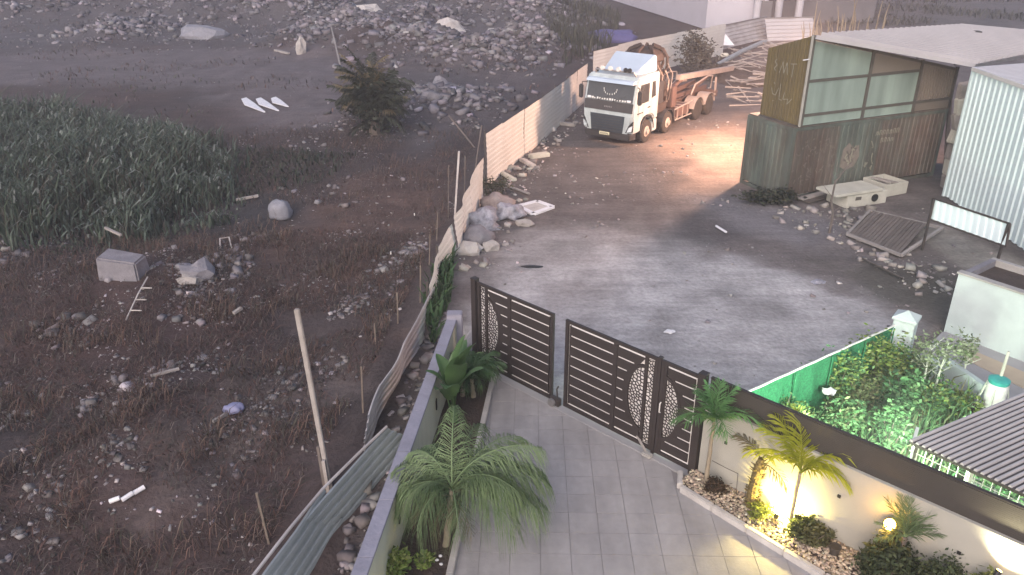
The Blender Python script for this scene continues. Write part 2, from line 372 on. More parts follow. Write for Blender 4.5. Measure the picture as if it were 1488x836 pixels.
def wpoly(pts, z=0.0): return [tuple(G(a, b, z)[:2]) for a, b in pts]
def pdist(P, x, y):
    d = 1e9
    for i in range(len(P)):
        x1, y1 = P[i - 1]; x2, y2 = P[i]
        dx, dy = x2 - x1, y2 - y1
        t = max(0, min(1, ((x - x1) * dx + (y - y1) * dy) / (dx * dx + dy * dy + 1e-9)))
        d = min(d, math.hypot(x - x1 - t * dx, y - y1 - t * dy))
    return -d if inpoly(P, x, y) else d
ZONES = [  # polygon, colour, edge softness (m), noise wobble (m), strength
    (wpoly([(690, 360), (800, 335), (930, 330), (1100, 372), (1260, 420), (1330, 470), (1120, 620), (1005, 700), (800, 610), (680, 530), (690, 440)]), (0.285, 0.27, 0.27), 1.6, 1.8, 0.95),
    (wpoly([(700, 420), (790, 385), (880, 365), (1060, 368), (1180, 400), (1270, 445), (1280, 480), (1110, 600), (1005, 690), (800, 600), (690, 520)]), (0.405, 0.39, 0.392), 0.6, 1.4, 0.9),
    (wpoly([(800, 290), (900, 275), (1000, 300), (1090, 345), (1070, 362), (960, 345), (850, 320)]), (0.085, 0.075, 0.078), 0.9, 1.2, 0.6),  # container's cast shadow darkened into the yard colour
    (wpoly([(1000, 285), (1130, 290), (1230, 330), (1200, 370), (1090, 340)]), (0.19, 0.18, 0.195), 1.5, 1.2, 0.7),
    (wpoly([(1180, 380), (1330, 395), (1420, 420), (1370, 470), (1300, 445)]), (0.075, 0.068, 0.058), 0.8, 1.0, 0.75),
    (wpoly([(1290, 320), (1372, 330), (1488, 385), (1488, 430), (1400, 385)]), (0.25, 0.235, 0.215), 0.5, 0.4, 0.9),
    (wpoly([(930, 210), (1080, 165), (1090, 260), (980, 280)]), (0.27, 0.2, 0.165), 2.5, 1.5, 0.9),
    (wpoly([(720, 200), (860, 200), (1000, 235), (960, 280), (820, 290), (720, 330), (700, 400), (660, 380)]), (0.105, 0.092, 0.09), 1.5, 1.5, 0.7),
    (wpoly([(830, 480), (870, 420), (900, 350), (925, 300), (938, 302), (915, 355), (888, 425), (850, 490)]), (0.19, 0.175, 0.17), 0.7, 0.5, 0.45),     # wheel tracks
    (wpoly([(925, 520), (955, 440), (960, 360), (965, 300), (980, 302), (978, 365), (975, 445), (950, 530)]), (0.19, 0.175, 0.17), 0.7, 0.5, 0.4),
    (wpoly([(1040, 420), (1120, 430), (1160, 455), (1100, 465), (1050, 445)]), (0.2, 0.185, 0.185), 0.8, 1.0, 0.5),
    (wpoly([(760, 420), (850, 400), (870, 420), (800, 450)]), (0.21, 0.19, 0.185), 0.7, 0.9, 0.5),
    # waste ground
    (wpoly([(-200, 95), (60, 75), (300, 70), (480, 78), (560, 110), (430, 135), (200, 125), (0, 125), (-200, 150)], -0.7), (0.125, 0.108, 0.114), 3, 3, 0.85),
    (wpoly([(300, 140), (420, 118), (520, 140), (500, 185), (380, 190)], -0.7), (0.14, 0.12, 0.125), 2, 2, 0.7),
    (wpoly([(-300, -10), (900, -10), (860, 60), (640, 55), (500, 70), (300, 66), (-300, 80)], -0.7), (0.085, 0.08, 0.088), 6, 5, 0.75),
    (wpoly([(560, 90), (800, 60), (840, 90), (720, 190), (600, 220), (560, 180)], -0.7), (0.08, 0.073, 0.08), 3, 3, 0.8),
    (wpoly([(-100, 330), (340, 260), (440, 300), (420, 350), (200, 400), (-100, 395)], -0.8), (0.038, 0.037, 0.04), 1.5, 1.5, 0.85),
    (wpoly([(380, 380), (500, 280), (650, 220), (660, 300), (600, 420), (440, 440)], -0.7), (0.098, 0.064, 0.055), 2, 2.0, 0.8),
    (wpoly([(0, 420), (200, 400), (360, 430), (380, 520), (180, 600), (0, 560)], -0.7), (0.062, 0.038, 0.035), 1.5, 1.5, 0.8),
    (wpoly([(220, 640), (330, 560), (470, 480), (540, 540), (420, 640), (230, 836), (120, 836)], -0.6), (0.115, 0.092, 0.086), 0.9, 1.2, 0.85),
]
ZONES = [(P, (min(p[0] for p in P) - 6, max(p[0] for p in P) + 6, min(p[1] for p in P) - 6, max(p[1] for p in P) + 6), c, s, w, k) for P, c, s, w, k in ZONES]
def gcol(x, y):
    side = x - xf(y); f = sstep(0.3, -0.8, side)
    n1 = noise.noise((x * 0.22, y * 0.22, 9.0)); n2 = noise.noise((x * 0.9, y * 0.9, 4.0))
    yard = (0.125 + 0.03 * n1, 0.108 + 0.024 * n1, 0.106 + 0.024 * n1)
    k = 0.5 + 0.5 * n1
    fld = (0.046 + 0.032 * k, 0.039 + 0.014 * k, 0.039 + 0.011 * k)
    c = [yard[i] * (1 - f) + fld[i] * f for i in range(3)]
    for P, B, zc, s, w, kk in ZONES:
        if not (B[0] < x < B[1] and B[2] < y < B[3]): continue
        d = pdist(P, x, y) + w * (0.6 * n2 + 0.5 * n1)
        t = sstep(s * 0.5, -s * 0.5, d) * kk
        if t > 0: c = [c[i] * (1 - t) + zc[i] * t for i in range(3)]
    m = 1 + 0.22 * n2 + 0.12 * noise.noise((x * 3, y * 3, 2))
    return [max(0.01, q * m) for q in c]
ys = [2.0]
while ys[-1] < 46: ys.append(ys[-1] + 0.10 + 0.0045 * ys[-1])
while ys[-1] < 300: ys.append(ys[-1] * 1.012)
xs = [0.0]
while xs[-1] < 14: xs.append(xs[-1] + 0.2)
while xs[-1] < 220: xs.append(xs[-1] * 1.022)
xs = [-a for a in xs[:0:-1]] + xs
nx, ny = len(xs), len(ys)
tv = np.zeros((nx * ny, 3), np.float32); tc = np.zeros((nx * ny, 3), np.float32)
k = 0
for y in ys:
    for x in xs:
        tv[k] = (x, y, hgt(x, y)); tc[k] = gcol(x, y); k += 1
ii = (np.arange(ny - 1)[:, None] * nx + np.arange(nx - 1)[None, :]).ravel()
tf = np.stack([ii, ii + 1, ii + nx + 1, ii + nx], 1)
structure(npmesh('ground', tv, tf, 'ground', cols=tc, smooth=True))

# ------------------------------------------------------------------ scattered stuff
CUBE = np.array([(-1, -1, -1), (1, -1, -1), (1, 1, -1), (-1, 1, -1), (-1, -1, 1), (1, -1, 1), (1, 1, 1), (-1, 1, 1)], np.float32) * 0.5
CF = np.array([(0, 3, 2, 1), (4, 5, 6, 7), (0, 1, 5, 4), (1, 2, 6, 5), (2, 3, 7, 6), (3, 0, 4, 7)], np.int32)
def chunks(name, pts, smin, smax, label, cat, col=(0.26, 0.25, 0.26), var=0.45, flat=0.5, power=3.0, group=None):
    n = len(pts); P = np.array(pts, np.float32)
    sz = smin + (smax - smin) * NR.random(n) ** power
    d = np.stack([sz * (0.6 + 0.9 * NR.random(n)), sz * (0.5 + 0.6 * NR.random(n)), sz * (0.25 + flat * NR.random(n))], 1)
    a = NR.random(n) * 6.28; t = (NR.random(n) - 0.5) * 0.9; u = (NR.random(n) - 0.5) * 0.9
    V = (CUBE[None] * (1 + 0.35 * (NR.random((n, 8, 3)) - 0.5)) * d[:, None, :])
    x, y, z = V[..., 0], V[..., 1], V[..., 2]
    y, z = y * np.cos(t)[:, None] - z * np.sin(t)[:, None], y * np.sin(t)[:, None] + z * np.cos(t)[:, None]
    x, z = x * np.cos(u)[:, None] - z * np.sin(u)[:, None], x * np.sin(u)[:, None] + z * np.cos(u)[:, None]
    x, y = x * np.cos(a)[:, None] - y * np.sin(a)[:, None], x * np.sin(a)[:, None] + y * np.cos(a)[:, None]
    V = np.stack([x, y, z], -1) + P[:, None, :] + np.array([0, 0, 1])[None, None] * (d[:, 2] * 0.25)[:, None, None]
    F = (CF[None] + (np.arange(n) * 8)[:, None, None]).reshape(-1, 4)
    c = np.array(col)[None] * (1 + var * (NR.random((n, 1)) * 2 - 1)) * (1 + 0.1 * (NR.random((n, 3)) - 0.5))
    brite = NR.random(n) < 0.06; c[brite] *= 1.9
    o = npmesh(name, V.reshape(-1, 3), F, 'chunk', cols=np.repeat(np.clip(c, 0.02, 0.8), 8, 0))
    return tag(o, label, cat, group, 'stuff')
def blades(name, pts, hmin, hmax, w, lean, cols, label=None, cat=None, parent=None, base=None, kind='stuff', droop=0.5, hs=None):
    n = len(pts); P = np.array(pts, np.float32)
    h = hmin + (hmax - hmin) * NR.random(n)
    if hs is not None: h = h * np.array(hs)
    a = NR.random(n) * 6.28
    ln = lean * (0.2 + NR.random(n)) * h
    D = np.stack([np.cos(a), np.sin(a), 0 * a], 1); S = np.stack([-np.sin(a + 0.6), np.cos(a + 0.6), 0 * a], 1) * (w * (0.6 + 0.8 * NR.random(n)))[:, None]
    Z = np.array([0, 0, 1.0])[None]
    b = P; m = P + Z * (h * 0.62)[:, None] + D * (ln * 0.35)[:, None]; t = P + Z * (h * (1 - droop * lean * 0.5))[:, None] + D * ln[:, None]
    V = np.stack([b - S * 0.5, b + S * 0.5, m + S * 0.5, m - S * 0.5, t + S * 0.06, t - S * 0.06], 1)
    F = (np.array([(0, 1, 2, 3), (3, 2, 4, 5)], np.int32)[None] + (np.arange(n) * 6)[:, None, None]).reshape(-1, 4)
    ci = np.array(cols)[NR.integers(0, len(cols), n)] * (0.7 + 0.6 * NR.random((n, 1)))
    o = npmesh(name, V.reshape(-1, 3), F, 'blade', parent, np.repeat(ci, 6, 0), base=base)
    if label: tag(o, label, cat, None, kind)
    return o
def leaves(center, rad, n, size, name, material, parent, base, cols=None, clumps=10, flat=0.6, seed=None, hollow=0.35):
    """leaf faces gathered in clumps through an ellipsoid"""
    c = np.array(center); r = np.array(rad)
    cc = NR.normal(size=(clumps, 3)); cc /= np.linalg.norm(cc, axis=1)[:, None]
    cc *= (hollow + (1 - hollow) * NR.random((clumps, 1)) ** 0.6)
    k = NR.integers(0, clumps, n)
    off = NR.normal(size=(n, 3)) * 0.24
    p = (cc[k] * 0.8 + off) * r + c
    a = NR.normal(size=(n, 3)); a /= np.linalg.norm(a, axis=1)[:, None]; a[:, 2] *= flat
    b = np.cross(a, NR.normal(size=(n, 3))); b /= np.linalg.norm(b, axis=1)[:, None] + 1e-6
    s = (size * (0.6 + 0.8 * NR.random(n)))[:, None]
    V = np.stack([p - a * s, p + b * s * 0.42, p + a * s, p - b * s * 0.42], 1)
    F = (np.arange(n) * 4)[:, None] + np.arange(4)[None]
    if cols is not None:
        ci = np.array(cols)[NR.integers(0, len(cols), n)] * (0.65 + 0.7 * NR.random((n, 1)))
        return npmesh(name, V.reshape(-1, 3), F, 'blade', parent, np.repeat(ci, 4, 0), base=base)
    return npmesh(name, V.reshape(-1, 3), F, material, parent, base=base)
def spread(n, poly, z=None, mask=None):
    """random points on the ground inside a pixel-surveyed polygon"""
    P = poly; x0, x1 = min(p[0] for p in P), max(p[0] for p in P); y0, y1 = min(p[1] for p in P), max(p[1] for p in P)
    out = []; tries = 0
    while len(out) < n and tries < n * 40:
        tries += 1
        x, y = RG.uniform(x0, x1), RG.uniform(y0, y1)
        if inpoly(P, x, y) and (mask is None or mask(x, y)): out.append((x, y, hgt(x, y) if z is None else z))
    return out
def nmask(s, th, seed=0): return lambda x, y: noise.noise((x * s, y * s, seed)) > th

FIELD = wpoly([(-250, 5), (860, 5), (840, 85), (700, 195), (660, 330), (600, 440), (520, 600), (360, 836), (-20, 836), (-250, 400)], -0.7)
NEARF = wpoly([(-60, 340), (640, 340), (600, 440), (520, 600), (360, 850), (-60, 850)], -0.7)
MIDF = wpoly([(-150, 180), (700, 180), (660, 330), (600, 440), (-150, 420)], -0.7)
# rubble
pts = []
for hx, hy, hr, hh in HEAPS[:20]:
    if hh < 0.7: continue
    for _ in range(int(250 * hr)):
        a, d = RG.uniform(0, 6.28), abs(RG.gauss(0, 0.55)) * hr
        x, y = hx + d * math.cos(a), hy + d * math.sin(a)
        if x < xf(y) - 0.5: pts.append((x, y, hgt(x, y)))
chunks('rubble_heap', pts, 0.06, 0.6, 'grey broken concrete rubble covering the heaps of the waste ground', 'rubble', col=(0.15, 0.143, 0.16), var=.6)
pts = spread(4200, wpoly([(-200, 0), (860, 0), (830, 80), (620, 200), (560, 80), (-200, 70)], -0.7), mask=nmask(0.12, -0.08, 3)) + \
      spread(900, MIDF, mask=nmask(0.25, 0.25, 5)) + spread(1500, NEARF, mask=nmask(0.4, 0.27, 6))
chunks('scattered_rubble', pts, 0.025, 0.26, 'small broken stones scattered through the weeds of the waste ground', 'rubble', col=(0.2, 0.185, 0.195), power=8)
pts = spread(2600, NEARF, mask=nmask(0.6, 0.08, 31)) + spread(1900, MIDF, mask=nmask(0.5, 0.1, 32)) + spread(2500, FIELD)
chunks('litter_specks', pts, 0.015, 0.09, 'tiny pale scraps and chips littering the waste ground', 'litter', col=(0.25, 0.235, 0.24), power=3, var=.6, flat=.2)
pts = []
for pl, n_ in (([(470, 470), (500, 432), (540, 430), (520, 462)], 170), ([(235, 430), (255, 392), (350, 360), (360, 400), (300, 432)], 300), ([(150, 700), (160, 655), (200, 650), (220, 700)], 140), ([(225, 560), (240, 530), (335, 520), (330, 560)], 160),
              ([(500, 450), (520, 400), (600, 335), (620, 350), (585, 430), (540, 470)], 330), ([(300, 640), (400, 540), (470, 500), (510, 530), (430, 620), (300, 740)], 420), ([(-20, 560), (60, 520), (110, 560), (60, 620), (-20, 640)], 150), ([(460, 180), (530, 165), (600, 150), (620, 190), (520, 200)], 260),
              ([(-100, 30), (200, 20), (260, 60), (100, 78), (-100, 70)], 500), ([(0, 760), (60, 690), (110, 720), (90, 836), (0, 836)], 150)):
    pts += spread(n_, wpoly(pl, -0.65))
chunks('debris_drift', pts, 0.02, 0.17, 'drifts of pale broken debris caught between the weeds', 'debris', col=(0.17, 0.16, 0.165), power=4, var=.75, flat=.25)
yardp = wpoly([(700, 400), (705, 260), (860, 150), (1060, 80), (1085, 260), (1130, 300), (1370, 300), (1488, 400), (1330, 470), (1080, 580)])
ym = [p for p in spread(1500, yardp, mask=nmask(0.3, 0.0, 8)) if pdist(ZONES[1][0], p[0], p[1]) > -0.3 or RG.random() < 0.16]
chunks('yard_gravel', ym, 0.015, 0.13, 'small stones and crumbs lying about the dirt yard', 'gravel', col=(0.27, 0.25, 0.25), power=5)
pts = spread(380, wpoly([(668, 300), (720, 240), (800, 170), (845, 150), (850, 172), (800, 225), (760, 300), (720, 390), (668, 400)]))
chunks('fence_rubble', pts, 0.03, 0.32, 'pale broken stones banked along the foot of the sheet fence', 'rubble', col=(0.3, 0.28, 0.275), power=3)
pts = spread(260, wpoly([(1140, 300), (1260, 300), (1330, 360), (1420, 420), (1330, 430), (1200, 345), (1120, 320)]))
chunks('container_rubble', pts, 0.03, 0.3, 'chips and broken bits strewn before the rusty container', 'rubble', col=(0.29, 0.275, 0.26), power=4)
pts = spread(240, [(-2.9, 9), (-2.0, 9), (-1.45, 16.5), (-1.7, 19), (-2.25, 18), (-2.6, 13)])
chunks('gap_rubble', pts, 0.04, 0.28, 'grey stones filling the gap between fence and garden wall', 'rubble', col=(0.2, 0.185, 0.19), power=2.5)

# weeds and reeds
WEED = [(0.10, 0.06, 0.053), (0.085, 0.062, 0.054), (0.135, 0.076, 0.063), (0.06, 0.06, 0.048), (0.16, 0.13, 0.118)]
pts = spread(26000, NEARF, mask=nmask(0.5, -0.18, 1)) + spread(16000, MIDF, mask=nmask(0.35, -0.12, 2))
blades('dry_weeds', pts, 0.04, 0.26, 0.014, 1.9, WEED, 'low reddish brown dry weeds covering the waste ground', 'weeds')
pts = spread(5200, NEARF, mask=nmask(0.7, 0.2, 21)) + spread(4200, MIDF, mask=nmask(0.5, 0.18, 22))
blades('tall_dry_weeds', pts, 0.12, 0.55, 0.014, 1.1, [(0.135, 0.08, 0.066), (0.11, 0.072, 0.06), (0.16, 0.115, 0.095), (0.075, 0.07, 0.056)], 'taller tufts of reddish dry weeds in the waste ground', 'weeds')
pts = spread(7000, wpoly([(-200, 10), (850, 10), (830, 90), (720, 185), (-200, 190)], -0.7), mask=nmask(0.18, 0.08, 12))
blades('far_scrub', pts, 0.08, 0.4, 0.045, 1.5, WEED + [(0.075, 0.08, 0.055)], 'brown and green scrub growing between the far rubble heaps', 'scrub')
REED = wpoly([(-150, 250), (-100, 175), (60, 172), (200, 182), (310, 215), (345, 262), (330, 310), (210, 345), (80, 352), (-150, 345)], -0.7)
RC = [(0.055, 0.08, 0.058), (0.07, 0.098, 0.07), (0.042, 0.058, 0.046), (0.1, 0.13, 0.105), (0.075, 0.07, 0.058)]
def rh(x, y): return max(.1, min(1.05, -pdist(REED, x, y) / 3.2 + .3 + .95 * noise.noise((x * .45, y * .45, 8))))
def rmask(x, y): return -pdist(REED, x, y) / 2.2 + 1.5 * noise.noise((x * .6, y * .6, 14)) + .5 > RG.random() * .9
pts = spread(15500, wpoly([(-170, 250), (-110, 165), (60, 160), (215, 170), (330, 205), (372, 262), (350, 320), (215, 362), (80, 372), (-170, 360)], -0.7), mask=rmask)
blades('reed_bed', pts, 0.7, 2.3, 0.05, 0.6, RC, 'dense dark green reeds growing on the left of the waste ground', 'reeds', hs=[rh(p[0], p[1]) for p in pts])
pts = [(x, y, z + RG.uniform(.6, 1.75) * rh(x, y)) for x, y, z in spread(4500, REED, mask=nmask(0.55, -0.2, 14))]
blades('reed_leaves', pts, 0.12, 0.4, 0.055, 1.9, [(0.09, 0.12, 0.095), (0.13, 0.16, 0.135), (0.065, 0.09, 0.07), (0.2, 0.22, 0.2)], 'paler arching leaves over the top of the reed bed', 'reeds', droop=.9)
pts = spread(1500, wpoly([(300, 215), (430, 225), (520, 235), (470, 275), (350, 290), (310, 260)], -0.7))
blades('low_reeds', pts, 0.1, 0.5, 0.035, 1.3, [(0.035, 0.05, 0.035), (0.045, 0.058, 0.04), (0.06, 0.05, 0.045)], 'low dark scrub right of the green reed bed', 'scrub')
pts = spread(1500, wpoly([(790, 40), (850, 10), (905, 30), (880, 75), (820, 100)], -0.5))
blades('tall_scrub', pts, 0.5, 1.8, 0.07, 0.5, [(0.06, 0.065, 0.045), (0.09, 0.085, 0.06), (0.05, 0.05, 0.04)], 'olive scrub standing behind the fence near the blue tarp', 'scrub')
pts = spread(2500, wpoly([(1170, 0), (1600, 0), (1600, 30), (1170, 42)], 0), mask=nmask(0.1, -0.1, 17))
blades('far_bank', pts, 0.2, 0.9, 0.09, 1.2, [(0.09, 0.088, 0.07), (0.12, 0.11, 0.095), (0.07, 0.068, 0.06)], 'grey olive scrub on the far bank behind the sheds', 'scrub')
pts = spread(420, wpoly([(615, 470), (632, 395), (660, 385), (655, 440), (630, 500)], -0.1))
blades('gap_weeds', pts, 0.2, 0.75, 0.06, 0.6, [(0.05, 0.105, 0.045), (0.08, 0.14, 0.06), (0.04, 0.07, 0.035)], 'green weeds between the sheet fence and the end of the garden wall', 'weeds')
# ================================================================== driveway
drive = structure(MB().prism([(-2.2, 3, -0.1), (8.0, 3, -0.1), (8.0, 6.2, -0.1), (3.25, 11.52, -0.1), (-0.62, 15.42, -0.1), (-1.35, 15.3, -0.1)],
                             [(-2.2, 3, -0.012), (8.0, 3, -0.012), (8.0, 6.2, -0.012), (3.25, 11.52, -0.012), (-0.62, 15.42, -0.012), (-1.35, 15.3, -0.012)]).build('driveway', 'grout'))
ta = R(-1.2); tu = Vector((math.cos(ta), math.sin(ta), 0)); tw = Vector((-math.sin(ta), math.cos(ta), 0))
TS = 0.485
def near_left(y): return -0.985 + (y - 9.23) * 0.0945
for i in range(-3, 12):
    for j in range(13, 33):
        o = tu * (i * TS - 0.235 + 0.0) + tw * (j * TS * 1.0)
        q = [(o.x, o.y)]
        for du, dw in ((TS, 0), (TS, TS), (0, TS)):
            r = o + tu * du + tw * dw; q.append((r.x, r.y))
        g = 0.004
        cx = sum(p[0] for p in q) / 4; cy = sum(p[1] for p in q) / 4
        q = [(cx + (p[0] - cx) * (1 - 2 * g / TS), cy + (p[1] - cy) * (1 - 2 * g / TS)) for p in q]
        if cy < 6.6: continue
        q = clip(q, 1, 0.985, 14.66) if cx < 3.2 else q
        if len(q) >= 3: q = clip(q, 1, 1.0, 14.35) if cx >= 2.95 else q
        if len(q) >= 3: q = clip(q, -1, 0.0945, -(near_left(cy) - 0.12) + 0.0945 * cy)
        if len(q) < 3: continue
        ar = abs(sum(q[k - 1][0] * q[k][1] - q[k][0] * q[k - 1][1] for k in range(len(q)))) / 2
        if ar < 0.01: continue
        dz = RG.uniform(-0.0025, 0.0025)
        MB().prism([(p[0], p[1], -0.03) for p in q], [(p[0], p[1], dz) for p in q]).build('tile', 'tile', drive)
gd = (GATE1 - GATE0).normalized(); gn = Vector((-gd.y, gd.x, 0))      # gn points to the yard
if gn.y < 0: gn = -gn
thr = MB(); a = GATE0 - gn * 0.16; b = GATE1 - gn * 0.16
thr.prism([(p.x, p.y, -0.05) for p in (a, b, b + gn * 0.4, a + gn * 0.4)], [(p.x, p.y, 0.014) for p in (a, b, b + gn * 0.4, a + gn * 0.4)])
structure(thr.build('gate_threshold', 'slab', bevel=0.01))

# left bed and kerb
lb = MB()
def lwx(y): return -1.93 + (y - 8.48) * 0.098
yy = [6.0 + 0.5 * k for k in range(20)]
L0 = [(lwx(y), y) for y in yy]; L1 = [(near_left(y) - 0.02, y) for y in yy]
for k in range(len(yy) - 1):
    def zz(p): return 0.06 + 0.05 * noise.noise((p[0] * 2.5, p[1] * 2.5, 0))
    m0 = ((L0[k][0] + L1[k][0]) / 2, yy[k]); m1 = ((L0[k + 1][0] + L1[k + 1][0]) / 2, yy[k + 1])
    for A, B, C, D in ((L0[k], m0, m1, L0[k + 1]), (m0, L1[k], L1[k + 1], m1)):
        lb.add([(*p, zz(p)) for p in (A, B, C, D)], [(0, 1, 2, 3)])
structure(lb.build('left_bed', 'soil', smooth=True))
kl = structure(bpy.data.objects.new('left_kerb', None)); COL.objects.link(kl)
y = 6.2
while y < 15.0:
    y2 = min(y + 0.98, 15.05)
    MB().hexa([(near_left(y) - 0.02, y, -0.05), (near_left(y) + 0.085, y, -0.05), (near_left(y2) + 0.085, y2, -0.05), (near_left(y2) - 0.02, y2, -0.05),
               (near_left(y) - 0.02, y, 0.115), (near_left(y) + 0.085, y, 0.115), (near_left(y2) + 0.085, y2, 0.115), (near_left(y2) - 0.02, y2, 0.115)]).build('kerb_stone', 'kerb', kl, bevel=0.012)
    y = y2 + 0.008
# right bed and kerb
wd = (WALL1 - GATE1).normalized(); wnv = Vector((-wd.y, wd.x, 0))     # towards courtyard
K0 = G(992, 708, 0.05); K1 = G(1200, 836, 0.05); kd = (K1 - K0).normalized()
K2 = K1 + wd * 3.2
def bedz(s_, t_): return 0.06 + max(0, min(1, t_)) * 0.07
def rbp(s_, out): # a point on the raised bed: metres along the wall, metres out from it
    p = GATE1 + wd * s_ - wnv * out
    return Vector((p.x, p.y, bedz(s_, 1 - out / 0.6)))
rb = MB(); n = 30
Kl = [K0 + (K1 - K0) * (i / 14) for i in range(15)] + [K1 + (K2 - K1) * (i / 16) for i in range(1, 17)]
for i in range(n):
    g = []
    for k in (i, i + 1):
        p0 = Kl[k]; s_ = (p0 - GATE1).dot(wd); p1 = GATE1 + wd * max(s_, -0.05); row = []
        for j in range(5):
            q = p0.lerp(p1, j / 4); row.append((q.x, q.y, bedz(s_, j / 4) + 0.02 * noise.noise((q.x * 5, q.y * 5, 5))))
        g.append(row)
    for j in range(4): rb.add([g[0][j], g[1][j], g[1][j + 1], g[0][j + 1]], [(0, 1, 2, 3)])
structure(rb.build('right_bed', 'soil', smooth=True))
kr = structure(bpy.data.objects.new('right_kerb', None)); COL.objects.link(kr)
kn = Vector((kd.y, -kd.x, 0))
if kn.x > 0: kn = -kn
path = [GATE1 + gd * -0.12 - gn * 0.16, K0] + [K0.lerp(K1, i / 4) for i in range(1, 5)] + [K1.lerp(K2, i / 4) for i in range(1, 5)]
for p, q in zip(path, path[1:]):
    d = (q - p).normalized(); s_ = Vector((d.y, -d.x, 0)) * 0.1
    MB().hexa([(v.x, v.y, z) for z in (-0.05, 0.12) for v in (p + d * .004, q - d * .004, q - d * .004 + s_, p + d * .004 + s_)]).build('kerb_stone', 'kerb', kr, bevel=0.015)

# ================================================================== left garden wall
lw = thing('garden_wall', 'long low cream garden wall with a grey lilac coping left of the drive', 'wall', (lwx(11), 11, 0))
y0, y1 = 6.0, 15.6
MB().prism([(lwx(y0) - 0.2, y0, -0.8), (lwx(y0), y0, -0.8), (lwx(y1), y1, -0.8), (lwx(y1) - 0.2, y1, -0.8)],
           [(lwx(y0) - 0.2, y0, 1.1), (lwx(y0), y0, 1.1), (lwx(y1), y1, 1.1), (lwx(y1) - 0.2, y1, 1.1)]).build('wall', 'green_wall', lw)
y = y0
while y < y1 - 0.05:
    y2 = min(y + 1.2, y1)
    MB().hexa([(lwx(v) + o, v, z) for z in (1.102, 1.15) for v, o in ((y, -0.215), (y, 0.012), (y2, 0.012), (y2, -0.215))]).build('coping', 'coping', lw, bevel=0.006)
    y = y2 + 0.004
for py_ in (9.85, 13.05):
    t = MB(); yv = py_; x = lwx(yv) + 0.006
    t.lohi((x, yv - 0.06, 0.5), (x + 0.02, yv + 0.06, 0.72)); p_ = t.build('wall_lamp', 'black', lw, bevel=0.008)
    MB().lohi((x + 0.021, yv - 0.03, 0.53), (x + 0.05, yv + 0.03, 0.6)).build('lens', 'pale_metal', p_)
MB().box((lwx(15.7) - 0.05, 15.72, 0.62), (0.34, 0.25, 1.28)).build('end_pier', 'coping', lw, bevel=0.015)

# ================================================================== right wall and louvre screen
rw = thing('drive_wall', 'cream plastered wall right of the drive below the dark screen', 'wall', tuple(GATE1))
a, b = GATE1 + wd * 0.08, WALL1 + wd * 1.0; th = wnv * 0.18
MB().prism([(p.x, p.y, -0.3) for p in (a, b, b + th, a + th)], [(p.x, p.y, 1.52) for p in (a, b, b + th, a + th)]).build('wall', 'cream_wall', rw)
MB().prism([(p.x, p.y, 1.522) for p in (a - wnv * .012, b - wnv * .012, b + th + wnv * .012, a + th + wnv * .012)],
           [(p.x, p.y, 1.556) for p in (a - wnv * .012, b - wnv * .012, b + th + wnv * .012, a + th + wnv * .012)]).build('coping', 'cream_wall', rw, bevel=0.005)
for s_ in (0.55, 2.55, 4.3):
    c = GATE1 + wd * s_ - wnv * 0.012
    f = MB().box((c.x, c.y, 0.98), (0.05, 0.02, 0.05), rz=math.atan2(wd.y, wd.x)).build('spout', 'black', rw)
ls = thing('louvre_screen', 'dark brown slatted metal screen along the top of the drive wall', 'screen', (GATE1.x, GATE1.y, 1.55))
sa, sb = GATE1 + wd * 0.10 + wnv * 0.06, WALL1 + wd * 1.0 + wnv * 0.06
nsl = 16
for i in range(nsl):
    z = 1.572 + i * 0.0305
    p, q = sa + Vector((0, 0, z)), sb + Vector((0, 0, z))
    MB().bar(p, q, 0.03, 0.0292).build('slat', 'screen', ls)
L_ = (sb - sa).length
for i in range(5):
    p = sa + wd * (L_ * i / 4) + wnv * 0.035
    MB().bar((p.x, p.y, 1.557), (p.x, p.y, 2.05), 0.04).build('post', 'screen', ls)
MB().bar((*sa[:2], 2.075), (*sb[:2], 2.075), 0.06, 0.026).build('top_rail', 'gate_brown', ls)

# ================================================================== gate
GA = math.atan2(gd.y, gd.x); GL = (GATE1 - GATE0).length
def vor(poly, n, rng, keep=0.80):
    xs_, ys_ = [p[0] for p in poly], [p[1] for p in poly]; S = []; tries = 0
    mind = math.sqrt(abs(sum(poly[k - 1][0] * poly[k][1] - poly[k][0] * poly[k - 1][1] for k in range(len(poly)))) / 2 / n) * 0.72
    while len(S) < n and tries < 9000:
        tries += 1; p = (rng.uniform(min(xs_), max(xs_)), rng.uniform(min(ys_), max(ys_)))
        if inpoly(poly, *p) and all(math.hypot(p[0] - q[0], p[1] - q[1]) > mind for q in S): S.append(p)
    cells = []
    for p in S:
        c = list(poly)
        for q in S:
            if q is p or math.hypot(p[0] - q[0], p[1] - q[1]) > mind * 5: continue
            nx_, ny_ = q[0] - p[0], q[1] - p[1]; mx_, my_ = (p[0] + q[0]) / 2, (p[1] + q[1]) / 2
            c = clip(c, nx_, ny_, nx_ * mx_ + ny_ * my_)
            if len(c) < 3: break
        if len(c) >= 3: cells.append(c)
    return cells
